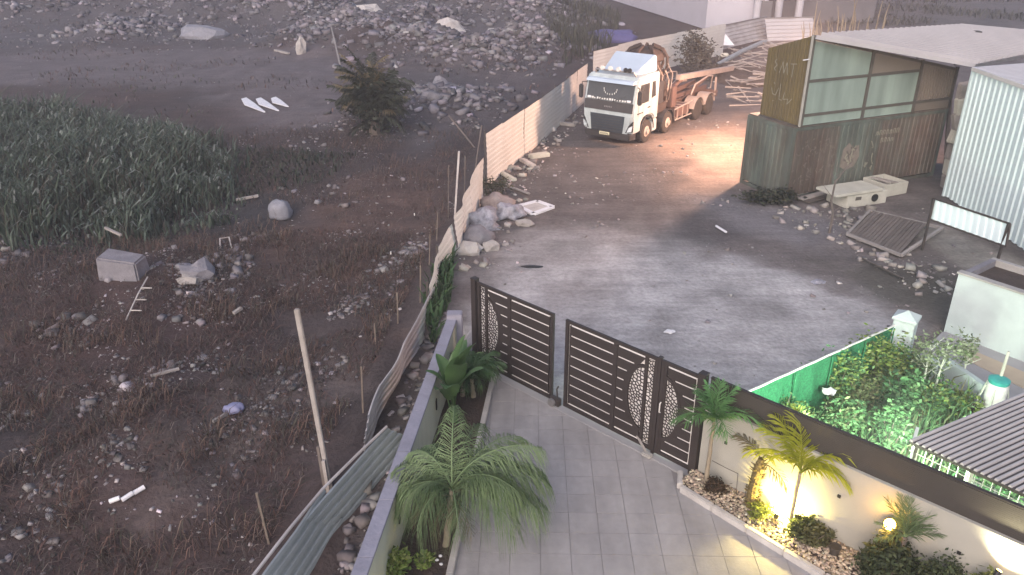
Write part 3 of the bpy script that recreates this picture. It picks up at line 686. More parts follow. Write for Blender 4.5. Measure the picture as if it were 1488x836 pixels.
def pierced(poly, n, rng, name, parent, y=0.0, t=0.006, inset=0.012):
    mb = MB()
    for c in vor(poly, n, rng):
        cx, cy = sum(p[0] for p in c) / len(c), sum(p[1] for p in c) / len(c)
        q = []
        for p in c:
            d = math.hypot(p[0] - cx, p[1] - cy); k = max(0.25, 1 - inset / max(d, 1e-3)); q.append((cx + (p[0] - cx) * k, cy + (p[1] - cy) * k))
        m = len(c)
        vs = [(p[0], y - t, p[1]) for p in c] + [(p[0], y - t, p[1]) for p in q] + [(p[0], y + t, p[1]) for p in c] + [(p[0], y + t, p[1]) for p in q]
        fs = []
        for i in range(m):
            j = (i + 1) % m
            fs += [(i, j, m + j, m + i), (2 * m + j, 2 * m + i, 3 * m + i, 3 * m + j), (m + i, m + j, 3 * m + j, 3 * m + i)]
        mb.add(vs, fs)
    return mb.build(name, 'gate_brown', parent, local=True)
def leaf(label, s0, W, flip, seed, door=False, H0=0.06, H1=2.06):
    """flip False: pierced crescent at the left end, True: at the right end"""
    p = GATE0 + gd * s0
    t = thing('gate_leaf' if not door else 'pedestrian_gate', label, 'gate', (p.x, p.y, 0), GA)
    rng = random.Random(seed); X = (lambda x: W - x) if flip else (lambda x: x)
    def B(x0, x1, z0, z1, name, y=0.0, d=0.04, m='gate_brown'):
        a_, b_ = sorted((X(x0), X(x1)))
        return MB().lohi((a_, y - d / 2, z0), (b_, y + d / 2, z1)).build(name, m, t, local=True)
    fr = 0.065
    B(0, fr, H0, H1, 'stile', d=0.055); B(W - fr, W, H0, H1, 'stile', d=0.055)
    B(fr + .001, W - fr - .001, H1 - fr, H1, 'rail', d=0.05); B(fr + .001, W - fr - .001, H0, H0 + fr, 'rail', d=0.05)
    B(fr - .02, W - fr + .02, H0 + fr - .02, H1 - fr + .02, 'slot_light_sheet', y=0.034, d=0.004, m='gate_backing')  # added pale sheet, imitates yard light coming through the slots
    zi0, zi1 = H0 + fr + 0.038, H1 - fr - 0.038
    x = fr + 0.02
    if not door:
        st = [(X(x), zi0), (X(x + 0.135), zi0), (X(x + 0.135), zi1), (X(x), zi1)]
        if flip: st = st[::-1]
        pierced(st, 62, rng, 'pierced_strip', t, inset=0.009)
        B(x + 0.137, x + 0.2, H0 + fr, H1 - fr, 'mullion', d=0.042); x += 0.2
    else:
        B(x - 0.019, x + 0.03, H0 + fr, H1 - fr, 'mullion', d=0.042); x += 0.03
    zc = (zi0 + zi1) / 2 + 0.02; rz_, rx_ = 0.66, (0.335 if not door else 0.29)
    if door: rz_ = 0.62
    arc = [(X(x + rx_ * math.cos(a_)), zc + rz_ * math.sin(a_)) for a_ in [math.pi * (-0.5 + k / 18) for k in range(19)]]
    if flip: arc = arc[::-1]
    pierced(arc, 78, rng, 'pierced_crescent', t, inset=0.010)
    k2 = 0.06; ring = MB(); A_ = [math.pi * (-0.5 + k / 18) for k in range(19)]
    for i in range(18):
        q = [(X(x + (rx_ + e) * math.cos(a_)), zc + (rz_ + e) * math.sin(a_)) for a_, e in ((A_[i], 0.002), (A_[i + 1], 0.002), (A_[i + 1], k2), (A_[i], k2))]
        ring.prism([(u, -0.02, v) for u, v in q], [(u, 0.02, v) for u, v in q])
    ring.build('crescent_rim', 'gate_brown', t, local=True)
    # slats with slots, an added pale sheet behind them
    ns = 8; ph = (zi1 - zi0) / ns; gap = 0.044
    xm = x + (0.62 if not door else 99)
    xe = W - fr - 0.04
    for i in range(ns):
        z0_, z1_ = zi0 + i * ph + gap / 2, zi0 + (i + 1) * ph - gap / 2
        zm = (z0_ + z1_) / 2
        def edge(zv):
            u = abs(zv - zc) / (rz_ + k2)
            return x + ((rx_ + k2) * math.sqrt(max(0, 1 - u * u)) if u < 1 else 0.0)
        e0, e1 = edge(z0_), edge(z1_)
        e0, e1 = max(e0 - 0.012, x + .001), max(e1 - 0.012, x + .001)
        xr = min(xm, xe)
        q = [(X(e0), z0_), (X(xr), z0_), (X(xr), z1_), (X(e1), z1_)]
        MB().prism([(u, -0.012, v) for u, v in q], [(u, 0.012, v) for u, v in q]).build('slat', 'gate_brown', t, local=True)
        # webs that close the slot next to the crescent, as in the laser-cut sheet
        if i:
            zg = z0_ - gap; ed = edge(z0_ - gap / 2)
            q = [(X(max(ed - .012, x + .001)), zg - .001), (X(min(ed + 0.07, xr)), zg - .001), (X(min(ed + 0.07, xr)), z0_ + .001), (X(max(ed - .012, x + .001)), z0_ + .001)]
            MB().prism([(u, -0.010, v) for u, v in q], [(u, 0.010, v) for u, v in q]).build('web', 'gate_brown', t, local=True)
        if not door:
            q = [(X(xm + 0.092), z0_), (X(xe), z0_), (X(xe), z1_), (X(xm + 0.092), z1_)]
            MB().prism([(u, -0.012, v) for u, v in q], [(u, 0.012, v) for u, v in q]).build('slat', 'gate_brown', t, local=True)
    if not door:
        B(xm + 0.001, xm + 0.091, H0 + fr, H1 - fr, 'centre_stile', d=0.045)
        B(W - fr - 0.058, W - fr - 0.041, zi0, zi1, 'panel_edge', d=0.03)
    return t
gl1 = leaf('left dark brown gate leaf with slots and a pierced crescent beside the planting', 0.16, 2.20, False, 3)
gl2 = leaf('middle dark brown gate leaf with its pierced crescent at the right end', 2.68, 2.18, True, 4)
pg = leaf('narrow dark brown pedestrian gate at the end of the drive wall', 4.94, 0.80, False, 5, door=True)
MB().tube([(0.07, -0.05, 1.0), (0.07, -0.085, 1.02), (0.07, -0.085, 1.2), (0.07, -0.05, 1.22)], 0.012, 6).build('handle', 'pale_metal', pg, local=True)
for sname, s_, h_, lab in (('gate_post', 0.06, 2.12, 'dark square gate post beside the end of the left garden wall'), ('gate_post', 4.895, 2.1, 'slim dark gate post between middle leaf and pedestrian gate'),
                      ('gate_post', 5.775, 2.14, 'dark gate post where the drive wall and the gate meet')):
    p = GATE0 + gd * s_
    w_ = 0.06 if s_ > 1 and s_ < 5.5 else 0.13
    t = thing('gate_post', lab, 'gate post', (p.x, p.y, 0), GA)
    MB().lohi((-w_ / 2, -w_ / 2, -0.1), (w_ / 2, w_ / 2, h_ - 0.016)).build('shaft', 'gate_brown', t, local=True)
    MB().lohi((-w_ / 2 - .008, -w_ / 2 - .008, h_ - 0.015), (w_ / 2 + .008, w_ / 2 + .008, h_)).build('cap', 'gate_brown', t, local=True)
p = GATE0 + gd * 2.42 - gn * 0.05
t = thing('gate_motor', 'small dark gate closer with rollers on the ground between the two leaves', 'gate closer', (p.x, p.y, 0), GA)
MB().lohi((-0.05, -0.06, 0.014), (0.2, 0.06, 0.2)).build('housing', 'dark_metal', t, bevel=0.02, local=True)
MB().lathe((0.05, -0.1, 0.10), [(0.09, -0.03), (0.09, 0.03)], 14, Matrix.Rotation(R(90), 3, 'X')).build('wheel', 'steel', t, bevel=0.008, local=True)
MB().tube([(0.14, -0.02, 0.21), (0.12, -0.02, 0.42), (0.16, -0.02, 0.5)], 0.018, 6).build('lever', 'dark_metal', t, local=True)
p = G(915, 632); q = G(940, 664)
t = thing('drop_bolt', 'slanting grey prop bar with a block foot before the middle leaf', 'prop', (q.x, q.y, 0))
MB().bar((q.x, q.y, 0.06), (p.x - 0.02, p.y - 0.06, 0.32), 0.035).build('bar', 'wood_pale', t)
MB().box((q.x, q.y, 0.05), (0.2, 0.13, 0.08), rz=GA).build('foot', 'concrete', t, bevel=0.02)

# ================================================================== sheet fences on the left
def fence_run(label, pts, mat_, waves, posts=True, lean=0.0, sag=0.03, amp=0.022):
    """pts: (x, y, z0, z1); sheets with horizontal ridges between consecutive points"""
    t = thing('sheet_fence', label, 'fence', (pts[0][0], pts[0][1], pts[0][2]))
    for (x0, y0_, a0, b0), (x1, y1_, a1, b1) in zip(pts, pts[1:]):
        P, Q = Vector((x0, y0_, a0)), Vector((x1, y1_, a1)); d = Q - P
        nn = Vector((-d.y, d.x, 0)).normalized() * lean
        ln = d.length; ns = max(1, round(ln / 2.4))
        for i in range(ns):
            s0, s1 = P + d * (i / ns), P + d * ((i + 1) / ns + 0.01)
            hh0 = b0 - a0 + (b1 - a1 - b0 + a0) * i / ns + RG.uniform(-.04, .04)
            off = Vector((d.y, -d.x, 0)).normalized() * (0.018 * (i % 2))
            mb = MB(); mb.corr(s0 + off, Vector((0, 0, hh0)) + nn, s1 - s0, waves, amp, True, 5, sag)
            mb.build('sheet', mat_, t)
            if posts:
                pp = s0 + Vector((d.y, -d.x, 0)).normalized() * -0.06
                MB().bar((pp.x, pp.y, s0.z - 0.3), (pp.x + RG.uniform(-.05, .05), pp.y, s0.z + hh0 + RG.uniform(0.0, 0.12)), 0.05).build('post', 'dark_metal', t)
    return t
def fp(px, py, z0, z1): p = G(px, py, z1); return (p.x, p.y, z0, z1)
fence_run('tall pale sheet metal fence running back past the truck', [fp(707, 196, -.1, 2.0), fp(730, 180, -.1, 2.0), fp(790, 140, -.1, 2.0), fp(853, 93, -.1, 2.0)], 'fence_sheet', 11, amp=0.009)
fence_run('far pale sheet fence behind the truck reaching the wrecked sheets', [fp(863, 74, -.1, 2.1), fp(930, 58, -.1, 2.1), fp(1054, 35, -.1, 2.1)], 'fence_sheet', 11, posts=False, amp=0.009)
fence_run('bent pale fence sheet curling round the rubbish bags', [fp(664, 312, -.15, 1.3), fp(672, 290, -.15, 1.4), fp(684, 262, -.1, 1.6), fp(700, 215, -.1, 1.95)], 'fence_sheet', 8, posts=False, sag=0.14, amp=0.009)
fence_run('short rusty pale fence sheet above the green weeds in the gap', [fp(622, 412, -.2, .85), fp(638, 360, -.2, .95), fp(660, 320, -.2, 1.1)], 'fence_sheet', 6, posts=True, sag=0.14, amp=0.009)
fence_run('low grey corrugated fence sheet curving beside the stony gap', [fp(527, 604, -.3, .62), fp(548, 560, -.3, .62), fp(580, 500, -.3, .62), fp(612, 447, -.28, .62), fp(622, 415, -.25, .7)], 'fence_grey', 5, posts=False, lean=-0.12, sag=0.1, amp=0.03)
# leaning near sheets
t = thing('leaning_sheet_fence', 'bluish grey corrugated sheets leaning outward along the near gap', 'fence', tuple(G(480, 720, -0.3)))
A, B_, C, D = G(562, 622, .45), G(470, 712, .42), G(604, 640, -.25), G(500, 765, -.3)
MB().corr(C, A - C, (D - C) * 1.02, 5, 0.035, True, 6, 0.05).build('sheet', 'sheet_teal', t)
E_, F_ = G(366, 842, .42), G(452, 842, -.35)
MB().corr(D + Vector((0, 0, .03)), B_ - D, (F_ - D) * 1.7, 5, 0.035, True, 8, 0.05).build('sheet', 'sheet_teal', t)
MB().tube([A + Vector((0, 0, .03)), (A + B_) / 2 + Vector((0, 0, .045)), B_ + Vector((0, 0, .03)), (B_ + E_) / 2 + Vector((.0, 0, .06)), E_ + Vector((0, 0, .03))], 0.028, 6).build('rail', 'fence_grey', t)
# white pole
b_ = G(478, 700, -0.1); tp = AY(431, 449, b_.y + 0.35)
t = thing('timber_pole', 'tall pale leaning pole beside the leaning sheets', 'pole', tuple(b_))
MB().bar(b_ - (tp - b_).normalized() * 0.4, tp, 0.085, 0.085).build('shaft', 'wood_pale', t, bevel=0.012)
q = b_ + (tp - b_) * 0.22
MB().bar(b_ + Vector((-.075, -.02, -.4)), q + Vector((-.075, -.02, 0)), 0.05).build('splint', 'wood', t)
MB().bar(b_ + Vector((.0, -.09, -.3)), b_ + (tp - b_) * 0.15 + Vector((.0, -.09, 0)), 0.06).build('splint', 'wood_pale', t)
# thin stakes of the old fence
for k, (bx, by, tx, ty, w_, lab) in enumerate([
        (527, 600, 525, 532, .035, 'thin dark stake at the lower end of the curving fence sheet'), (392, 790, 373, 716, .04, 'dark short stake left of the leaning sheets'),
        (546, 500, 544, 470, .035, 'short stake beside the middle of the curving fence sheet'), (578, 470, 577, 425, .035, 'thin stake left of the top of the curving fence'),
        (610, 440, 611, 386, .035, 'thin stake close to the green weeds by the fence'), (634, 350, 636, 308, .035, 'thin stake left of the rusty short sheet'),
        (623, 385, 625, 340, .03, 'thin leaning stake below the tall dark planks')]):
    p = gz(bx, by); q = AY(tx, ty, p.y)
    tag(MB().bar(p - Vector((0, 0, .2)), q, w_).build('stake', 'bark'), lab, 'stake', 'old fence stakes')
for bx, by, tx, ty, w_, m_, lab in [(660, 318, 667, 220, .12, 'fence_grey', 'tall pale grey upright plank left of the bent fence sheet'), (674, 300, 676, 226, .07, 'wood', 'dark upright plank just right of the tall grey plank'),
                                    (651, 318, 652, 240, .05, 'wood', 'thin dark upright batten left of the tall grey plank')]:
    p = gz(bx, by); q = AY(tx, ty, p.y + 0.1)
    tag(MB().bar(p - Vector((0, 0, .2)), q, w_, w_ * 0.5).build('upright_plank', m_), lab, 'plank')
for (ax, ay, bx, by, r, lab) in [(652, 168, 690, 215, .04, 'thin leaning stick beside the bend of the pale fence'), (597, 365, 628, 335, .03, 'thin slanting rail by the old stakes'), (700, 182, 690, 250, .03, 'thin dark rod standing behind the pale fence corner')]:
    p = gz(bx, by); q = AY(ax, ay, p.y + 0.5)
    tag(MB().tube([p, q], r, 6).build('stick', 'wood'), lab, 'stick')
# ================================================================== truck (local: x forward, y to its left, z up; origin under the front axle)
fw = Vector((-0.59, -0.807, 0)); TA = math.atan2(fw.y, fw.x)
lft = Vector((-fw.y, fw.x, 0))
TL = Vector((5.92, 35.25, 0)) - lft * 1.12
T = thing('lorry', 'white cab four axle lorry with rusty loading crane and empty red chassis', 'truck', (TL.x, TL.y, 0), TA)
def tp_(name, mb, m, par=None, **k): return mb.build(name, m, par or T, local=True, **k)
HW = 1.25
# cab shell from a side profile (x, z)
prof = [(-0.95, 0.95), (-0.62, 0.95), (-0.6, 1.06), (-0.4, 1.2), (0.0, 1.26), (0.4, 1.2), (0.62, 1.0), (0.66, 0.62), (1.33, 0.62), (1.38, 1.5), (1.33, 1.9), (1.12, 2.82), (0.98, 2.98), (-0.95, 3.02)]
cab = tp_('cab', MB().prism([(x, -HW, z) for x, z in prof], [(x, HW, z) for x, z in prof]), 'truck_white', bevel=0.05)
# front of the cab: windscreen, black panel, grille, lamps
def front(x0, z0, x1, z1, y0, y1, t_=0.025, yt0=None, yt1=None):
    yt0 = y0 if yt0 is None else yt0; yt1 = y1 if yt1 is None else yt1
    return MB().hexa([(x0 - t_, y0, z0), (x0 + t_, y0, z0), (x0 + t_, y1, z0), (x0 - t_, y1, z0), (x1 - t_, yt0, z1), (x1 + t_, yt0, z1), (x1 + t_, yt1, z1), (x1 - t_, yt1, z1)])
ws = tp_('windscreen', front(1.335, 1.95, 1.14, 2.78, -1.14, 1.14), 'glass_dark', bevel=0.01)
bp_ = tp_('black_panel', front(1.392, 1.52, 1.345, 1.93, -1.2, 1.2), 'truck_dark', bevel=0.01)
for y_ in (-0.55, 0.2): tp_('wiper', MB().bar((1.39, y_, 1.93), (1.30, y_ + 0.62, 2.2), 0.02), 'black', bp_)
rg = random.Random(2)
for k in range(15):   # unreadable pale letters along the foot of the screen
    y_ = -0.86 + k * 0.125; h_ = rg.uniform(.05, .085)
    tp_('letter', front(1.362, 1.97, 1.362 - h_ * .24, 1.97 + h_, y_, y_ + rg.uniform(.05, .09), .006), 'pale_metal', ws)
for k in range(9):    # beaded pennant hanging behind the screen
    a_ = math.pi * (k / 8); y_ = 0.32 * math.cos(a_); z_ = 2.42 - 0.22 * math.sin(a_)
    x_ = 1.335 - (z_ - 1.95) * 0.235 + 0.026
    tp_('pennant', MB().box((x_, y_, z_), (0.012, 0.03, 0.085)), 'pale_metal', ws)
for k in range(5): tp_('emblem_letter', MB().box((1.402, -0.16 + k * 0.08, 1.70), (0.012, 0.045, 0.06)), 'steel', bp_)
sur = tp_('grille_surround', front(1.375, 0.6, 1.40, 1.5, -1.02, 1.02, .03, -1.2, 1.2), 'truck_white', bevel=0.015)
gr = tp_('grille', front(1.415, 0.62, 1.432, 1.36, -0.78, 0.78, .02, -0.86, 0.86), 'grille', bevel=0.01)
for k in range(6): tp_('grille_bar', MB().box((1.445, 0, 0.7 + k * 0.115), (0.02, 1.54, 0.03)), 'truck_dark', gr)
tp_('bumper', MB().hexa([(1.0, -HW, .3), (1.37, -1.1, .3), (1.37, 1.1, .3), (1.0, HW, .3), (1.0, -HW, .62), (1.44, -1.15, .62), (1.44, 1.15, .62), (1.0, HW, .62)]), 'truck_dark', bevel=0.04)
tp_('number_plate', MB().box((1.435, -0.1, 0.52), (0.03, 0.5, 0.13)), 'plate', bevel=0.006)
for k in range(7): tp_('plate_digit', MB().box((1.453, -0.28 + k * 0.06, 0.52), (0.006, 0.03, 0.075)), 'truck_dark')
for s_ in (-1, 1):
    hl = tp_('headlight', MB().hexa([(1.30, s_ * 0.92, .66), (1.43, s_ * 0.92, .66), (1.36, s_ * 1.24, .72), (1.26, s_ * 1.24, .72), (1.34, s_ * 1.06, .98), (1.43, s_ * 1.06, .98), (1.37, s_ * 1.255, 1.2), (1.30, s_ * 1.255, 1.2)]), 'black', bevel=0.01)
    tp_('lens', MB().hexa([(1.40, s_ * 1.0, .70), (1.44, s_ * 1.0, .70), (1.39, s_ * 1.2, .74), (1.36, s_ * 1.2, .74), (1.41, s_ * 1.1, .92), (1.445, s_ * 1.1, .92), (1.39, s_ * 1.235, 1.0), (1.36, s_ * 1.235, 1.0)]), 'lamp_glass', hl)
    tp_('marker_lamp', MB().box((1.36, s_ * 0.98, 2.02), (0.06, 0.2, 0.1)), 'sheet_bright', bevel=0.02)
    # side window, quarter window, door line, handle, steps
    dr = tp_('door', MB().lohi((-0.5, s_ * 1.252, 1.3), (0.95, s_ * 1.262, 2.78)), 'truck_white', bevel=0.004)
    tp_('side_window', MB().prism([(x, s_ * 1.258, z) for x, z in ((0.05, 1.85), (1.02, 1.85), (0.86, 2.66), (0.05, 2.66))], [(x, s_ * 1.272, z) for x, z in ((0.05, 1.85), (1.02, 1.85), (0.86, 2.66), (0.05, 2.66))]), 'glass_dark', dr)
    tp_('quarter_window', MB().prism([(x, s_ * 1.256, z) for x, z in ((-0.62, 2.0), (-0.22, 1.95), (-0.22, 2.66), (-0.5, 2.66))], [(x, s_ * 1.27, z) for x, z in ((-0.62, 2.0), (-0.22, 1.95), (-0.22, 2.66), (-0.5, 2.66))]), 'glass_dark', cab)
    tp_('handle', MB().box((0.0, s_ * 1.275, 1.6), (0.2, 0.03, 0.05)), 'truck_dark', dr)
    for k, xx in enumerate((0.25, 0.45, 0.62)): tp_('side_lettering', MB().box((xx + .35, s_ * 1.27, 1.45 + 0.0 * k), (0.13, 0.012, 0.05)), 'truck_dark', dr)
    mr = tp_('mirror', MB().lohi((1.22, s_ * 1.36, 1.9), (1.36, s_ * 1.56, 2.5)), 'truck_dark', bevel=0.04)
    tp_('mirror_arm', MB().tube([(1.1, s_ * 1.24, 2.6), (1.28, s_ * 1.42, 2.6), (1.28, s_ * 1.42, 2.45)], 0.022, 6), 'truck_dark', mr)
    tp_('step', MB().lohi((-0.95, s_ * 1.0, 0.4), (-0.5, s_ * 1.24, 0.93)), 'truck_white', bevel=0.03)
    tp_('arch', MB().tube([(0.62 * math.cos(a_), s_ * 1.24, 0.55 + 0.66 * math.sin(a_)) for a_ in [math.pi * k / 12 for k in range(13)]], 0.035, 6), 'truck_dark', cab)
# visor, roof bar, spoiler
tp_('sun_visor', MB().hexa([(1.16, -1.2, 2.72), (1.42, -1.16, 2.72), (1.42, 1.16, 2.72), (1.16, 1.2, 2.72), (1.10, -1.2, 2.86), (1.30, -1.16, 2.83), (1.30, 1.16, 2.83), (1.10, 1.2, 2.86)]), 'truck_roof', bevel=0.015)
rbm = tp_('roof_bar', MB().tube([(0.85, -1.0, 3.0), (0.95, -0.95, 3.16), (0.95, 0.95, 3.16), (0.85, 1.0, 3.0)], 0.04, 8), 'steel')
for y_ in (-0.6, -0.2, 0.2, 0.55, 0.75): tp_('spot_lamp', MB().lathe((0.98, y_, 3.25), [(0.05, -0.06), (0.10, 0.0), (0.10, 0.06)], 10, Matrix.Rotation(R(90), 3, 'Y')), 'pale_metal' if y_ < .5 else 'black', rbm)
tp_('beacon', MB().lathe((0.75, -0.98, 3.02), [(0.06, 0), (0.06, 0.14), (0.03, 0.18)], 10), 'black')
sp_ = [(0.55, -0.92, 3.0), (0.55, 0.92, 3.0), (-0.92, 1.12, 3.0), (-0.92, -1.12, 3.0)]
tp_('roof_spoiler', MB().hexa([sp_[3], sp_[0], sp_[1], sp_[2], (-0.92, -1.05, 3.72), (0.38, -0.8, 3.12), (0.38, 0.8, 3.12), (-0.92, 1.05, 3.72)]), 'truck_roof', bevel=0.06)
# chassis
for s_ in (-1, 1): tp_('chassis_rail', MB().lohi((-7.9, s_ * 0.38 - .05, 0.78), (0.9, s_ * 0.38 + .05, 1.06)), 'truck_red')
for x_ in (-1.4, -3.2, -4.6, -6.2, -7.85): tp_('crossmember', MB().lohi((x_ - .06, -0.33, 0.82), (x_ + .06, 0.33, 1.0)), 'truck_rust')
def wheel(x, s_, dual):
    w = 0.3 if not dual else 0.56
    yc = s_ * (1.24 - w / 2); ax = Matrix.Rotation(R(-90 * s_), 3, 'X')
    ty = tp_('wheel', MB().lathe((x, yc, 0.51), [(0.30, -w / 2), (0.47, -w / 2), (0.515, -w / 2 + .05), (0.515, w / 2 - .05), (0.47, w / 2), (0.30, w / 2)], 24, ax), 'tyre', smooth=False)
    d = -0.10 if dual else 0.06
    rm = tp_('rim', MB().lathe((x, yc, 0.51), [(0.30, w / 2 - .01), (0.27, w / 2 - .02), (0.24, w / 2 + d - .06), (0.13, w / 2 + d - .04), (0.12, w / 2 + d + .03), (0.05, w / 2 + d + .04)], 20, ax), 'rim', ty)
for x_, du in ((0, False), (-2.1, False), (-5.5, True), (-6.87, True)):
    for s_ in (-1, 1): wheel(x_, s_, du)
for x_ in (-2.1, -5.5, -6.87):
    for s_ in (-1, 1):
        w0, w1 = (s_ * 0.68, s_ * 1.27); mb = MB(); A_ = [math.pi * (0.06 + 0.88 * k / 10) for k in range(11)]
        for i in range(10):
            q = [(x_ + rr * math.cos(a_), 0.51 + rr * math.sin(a_)) for a_, rr in ((A_[i], .60), (A_[i + 1], .60), (A_[i + 1], .63), (A_[i], .63))]
            mb.prism([(u, w0, v) for u, v in q], [(u, w1, v) for u, v in q])
        tp_('mudguard', mb, 'boom_pink' if x_ < -5 else 'truck_dark')
for s_ in (-1, 1):
    tk = tp_('fuel_tank', MB().lohi((-4.55, s_ * 0.62, 0.5), (-3.0, s_ * 1.2, 1.02)), 'truck_red', bevel=0.07)
    for x_ in (-4.3, -3.75, -3.2): tp_('tank_strap', MB().lohi((x_ - .03, s_ * 0.6, 0.485), (x_ + .03, s_ * 1.215, 1.035)), 'boom_pink', tk)
    tp_('side_guard', MB().tube([(-4.7, s_ * 1.23, 0.46), (-2.9, s_ * 1.23, 0.46), (-2.75, s_ * 1.23, 0.98), (-4.7, s_ * 1.23, 1.08)], 0.035, 6), 'boom_pink')
# hook-loader frame
for s_ in (-1, 1):
    tp_('frame_rail', MB().bar((-7.9, s_ * 0.5, 1.2), (-2.6, s_ * 0.5, 1.32), 0.14, 0.2), 'truck_red')
    tp_('lift_arm', MB().bar((-3.0, s_ * 0.42, 1.5), (-6.6, s_ * 0.42, 1.62), 0.13, 0.2), 'truck_red')
    tp_('cylinder', MB().tube([(-3.2, s_ * 0.25, 1.35), (-4.9, s_ * 0.25, 1.9), (-6.0, s_ * 0.25, 1.75)], [0.09, 0.09, 0.05], 8), 'boom_pink')
    tp_('tail_post', MB().bar((-7.8, s_ * 1.1, 0.85), (-7.75, s_ * 1.1, 1.75), 0.08), 'boom_pink')
    tp_('tail_lamp', MB().lohi((-7.98, s_ * 0.7, 0.75), (-7.9, s_ * 1.15, 0.9)), 'truck_red')
    tp_('hoop', MB().tube([(-7.6, s_ * 0.9, 1.2), (-7.5, s_ * 1.0, 1.85), (-6.8, s_ * 1.05, 1.95), (-5.3, s_ * 1.05, 1.75), (-4.9, s_ * 1.05, 1.3)], 0.04, 6), 'boom_pink')
tp_('tail_beam', MB().lohi((-7.9, -1.2, 0.95), (-7.75, 1.2, 1.1)), 'truck_red')
tp_('side_box', MB().lohi((-3.05, 0.55, 1.1), (-2.55, 1.15, 2.05)), 'truck_red', bevel=0.03)
tp_('side_box', MB().lohi((-3.05, -1.15, 1.1), (-2.55, -0.55, 1.9)), 'truck_red', bevel=0.03)
# crane behind the cab
tp_('crane_base', MB().lohi((-2.15, -1.1, 1.06), (-1.1, 1.1, 1.5)), 'truck_rust', bevel=0.03)
tp_('crane_column', MB().hexa([(-1.95, -.38, 1.5), (-1.15, -.38, 1.5), (-1.15, .38, 1.5), (-1.95, .38, 1.5), (-1.85, -.3, 3.4), (-1.3, -.3, 3.4), (-1.3, .3, 3.4), (-1.85, .3, 3.4)]), 'truck_rust', bevel=0.04)
tp_('service_cabinet', MB().lohi((-1.65, 0.45, 1.5), (-1.05, 1.15, 2.5)), 'truck_dark', bevel=0.03)
for s_ in (-1, 1): tp_('folded_arm', MB().bar((-1.5, s_ * 0.62, 3.5), (-2.2, s_ * 0.95, 1.7), 0.24, 0.3), 'truck_rust', bevel=0.03)
tp_('folded_arm', MB().bar((-1.2, -0.7, 3.55), (-2.4, 0.7, 3.5), 0.26, 0.26), 'truck_rust', bevel=0.03)
gp = tp_('grapple', MB().lathe((-1.8, 0.05, 3.45), [(0.62, -0.28), (0.85, -0.1), (0.80, 0.16), (0.6, 0.32), (0.25, 0.42), (0.05, 0.44)], 14), 'truck_rust', bevel=0.02)
for k in range(7):
    a_ = k * 2 * math.pi / 7
    tp_('tine', MB().tube([(-1.8 + r_ * math.cos(a_), 0.05 + r_ * math.sin(a_), z_) for r_, z_ in ((0.35, 3.92), (0.75, 3.78), (0.98, 3.45), (1.0, 3.05), (0.85, 2.7))], [.09, .09, .085, .07, .03], 6), 'truck_rust', gp)
for k in range(8):
    x_ = rg.uniform(-2.4, -1.1); y_ = rg.uniform(0.3, 1.1)
    tp_('hose', MB().tube([(x_, y_, 3.2), (x_ - .3, y_ + .15, 2.7), (x_ - .1, y_ + .2, 2.1), (x_ - .4, y_, 1.5)], 0.022, 5), 'boom_pink' if k % 3 == 0 else 'truck_rust')
tp_('control_stand', MB().tube([(-2.3, 1.0, 1.4), (-2.25, 1.05, 2.4), (-2.0, 0.95, 2.9)], 0.05, 6), 'boom_pink')
# pale boom lying back over the chassis
inv = Matrix.Rotation(-TA, 3, 'Z')
b0 = inv @ (AY(985, 113, 38.3) - TL); b1 = inv @ (AY(1064, 99, 44.2) - TL)
bo = tp_('boom', MB().bar(b0, b1, 0.24, 0.26), 'boom_pink', bevel=0.03)
tp_('boom_bracket', MB().bar((-2.6, b0.y * .5, 1.4), b0.lerp(b1, .06) - Vector((0, 0, .1)), 0.16), 'truck_red')
tp_('boom_rest', MB().bar((-6.4, b0.lerp(b1, .65).y * .6, 1.3), b0.lerp(b1, .55) - Vector((0, 0, .1)), 0.12), 'truck_red')
# ================================================================== container with glazed upper room and roof
CN = Vector((9.69, 27.06, 0)); CA = math.atan2(0.41, 0.91); CLN = 7.5; CW = 2.4; CZ = 2.65
cr = Matrix.Rotation(CA, 3, 'Z')
def c2w(x, y, z=0.0): return cr @ Vector((x, y, z)) + CN
CT = thing('shipping_container', 'rusty green graffitied container under the glazed upper room', 'container', tuple(CN), CA)
def cp_(name, mb, m, par=None, **k): return mb.build(name, m, par or CT, local=True, **k)
cp_('end_wall', MB().corr((0.03, CW - .1, 0.16), (0, -(CW - .2), 0), (0, 0, CZ - 0.32), 9, 0.035), 'rust_green')
cp_('side_wall', MB().corr((0.1, 0.03, 0.16), (2.1, 0, 0), (0, 0, CZ - 0.32), 9, 0.035), 'rust_brown')
cp_('side_wall', MB().corr((2.2, 0.03, 0.16), (2.0, 0, 0), (0, 0, CZ - 0.32), 8, 0.035), 'rust_green')
cp_('side_wall', MB().corr((4.2, 0.03, 0.16), (CLN - 4.3, 0, 0), (0, 0, CZ - 0.32), 15, 0.035), 'rust_brown')
cp_('far_wall', MB().lohi((0.05, CW - .06, .1), (CLN - .05, CW - .02, CZ - .1)), 'rust_brown')
cp_('far_end', MB().lohi((CLN - .06, .05, .1), (CLN - .02, CW - .07, CZ - .1)), 'rust_brown')
cp_('roof', MB().lohi((0.02, 0.02, CZ - 0.05), (CLN - .02, CW - .02, CZ)), 'rust_brown')
for x_ in (0, CLN - .12):
    for y_ in (0, CW - .12): cp_('corner_post', MB().lohi((x_ - .01, y_ - .01, 0), (x_ + .12, y_ + .12, CZ - .051)), 'rust_green')
for z_ in (0.0, CZ - .17):
    cp_('rail', MB().lohi((.121, 0, z_), (CLN - .121, .06, z_ + .118)), 'rust_green'); cp_('rail', MB().lohi((0, .121, z_), (.06, CW - .121, z_ + .118)), 'rust_green')
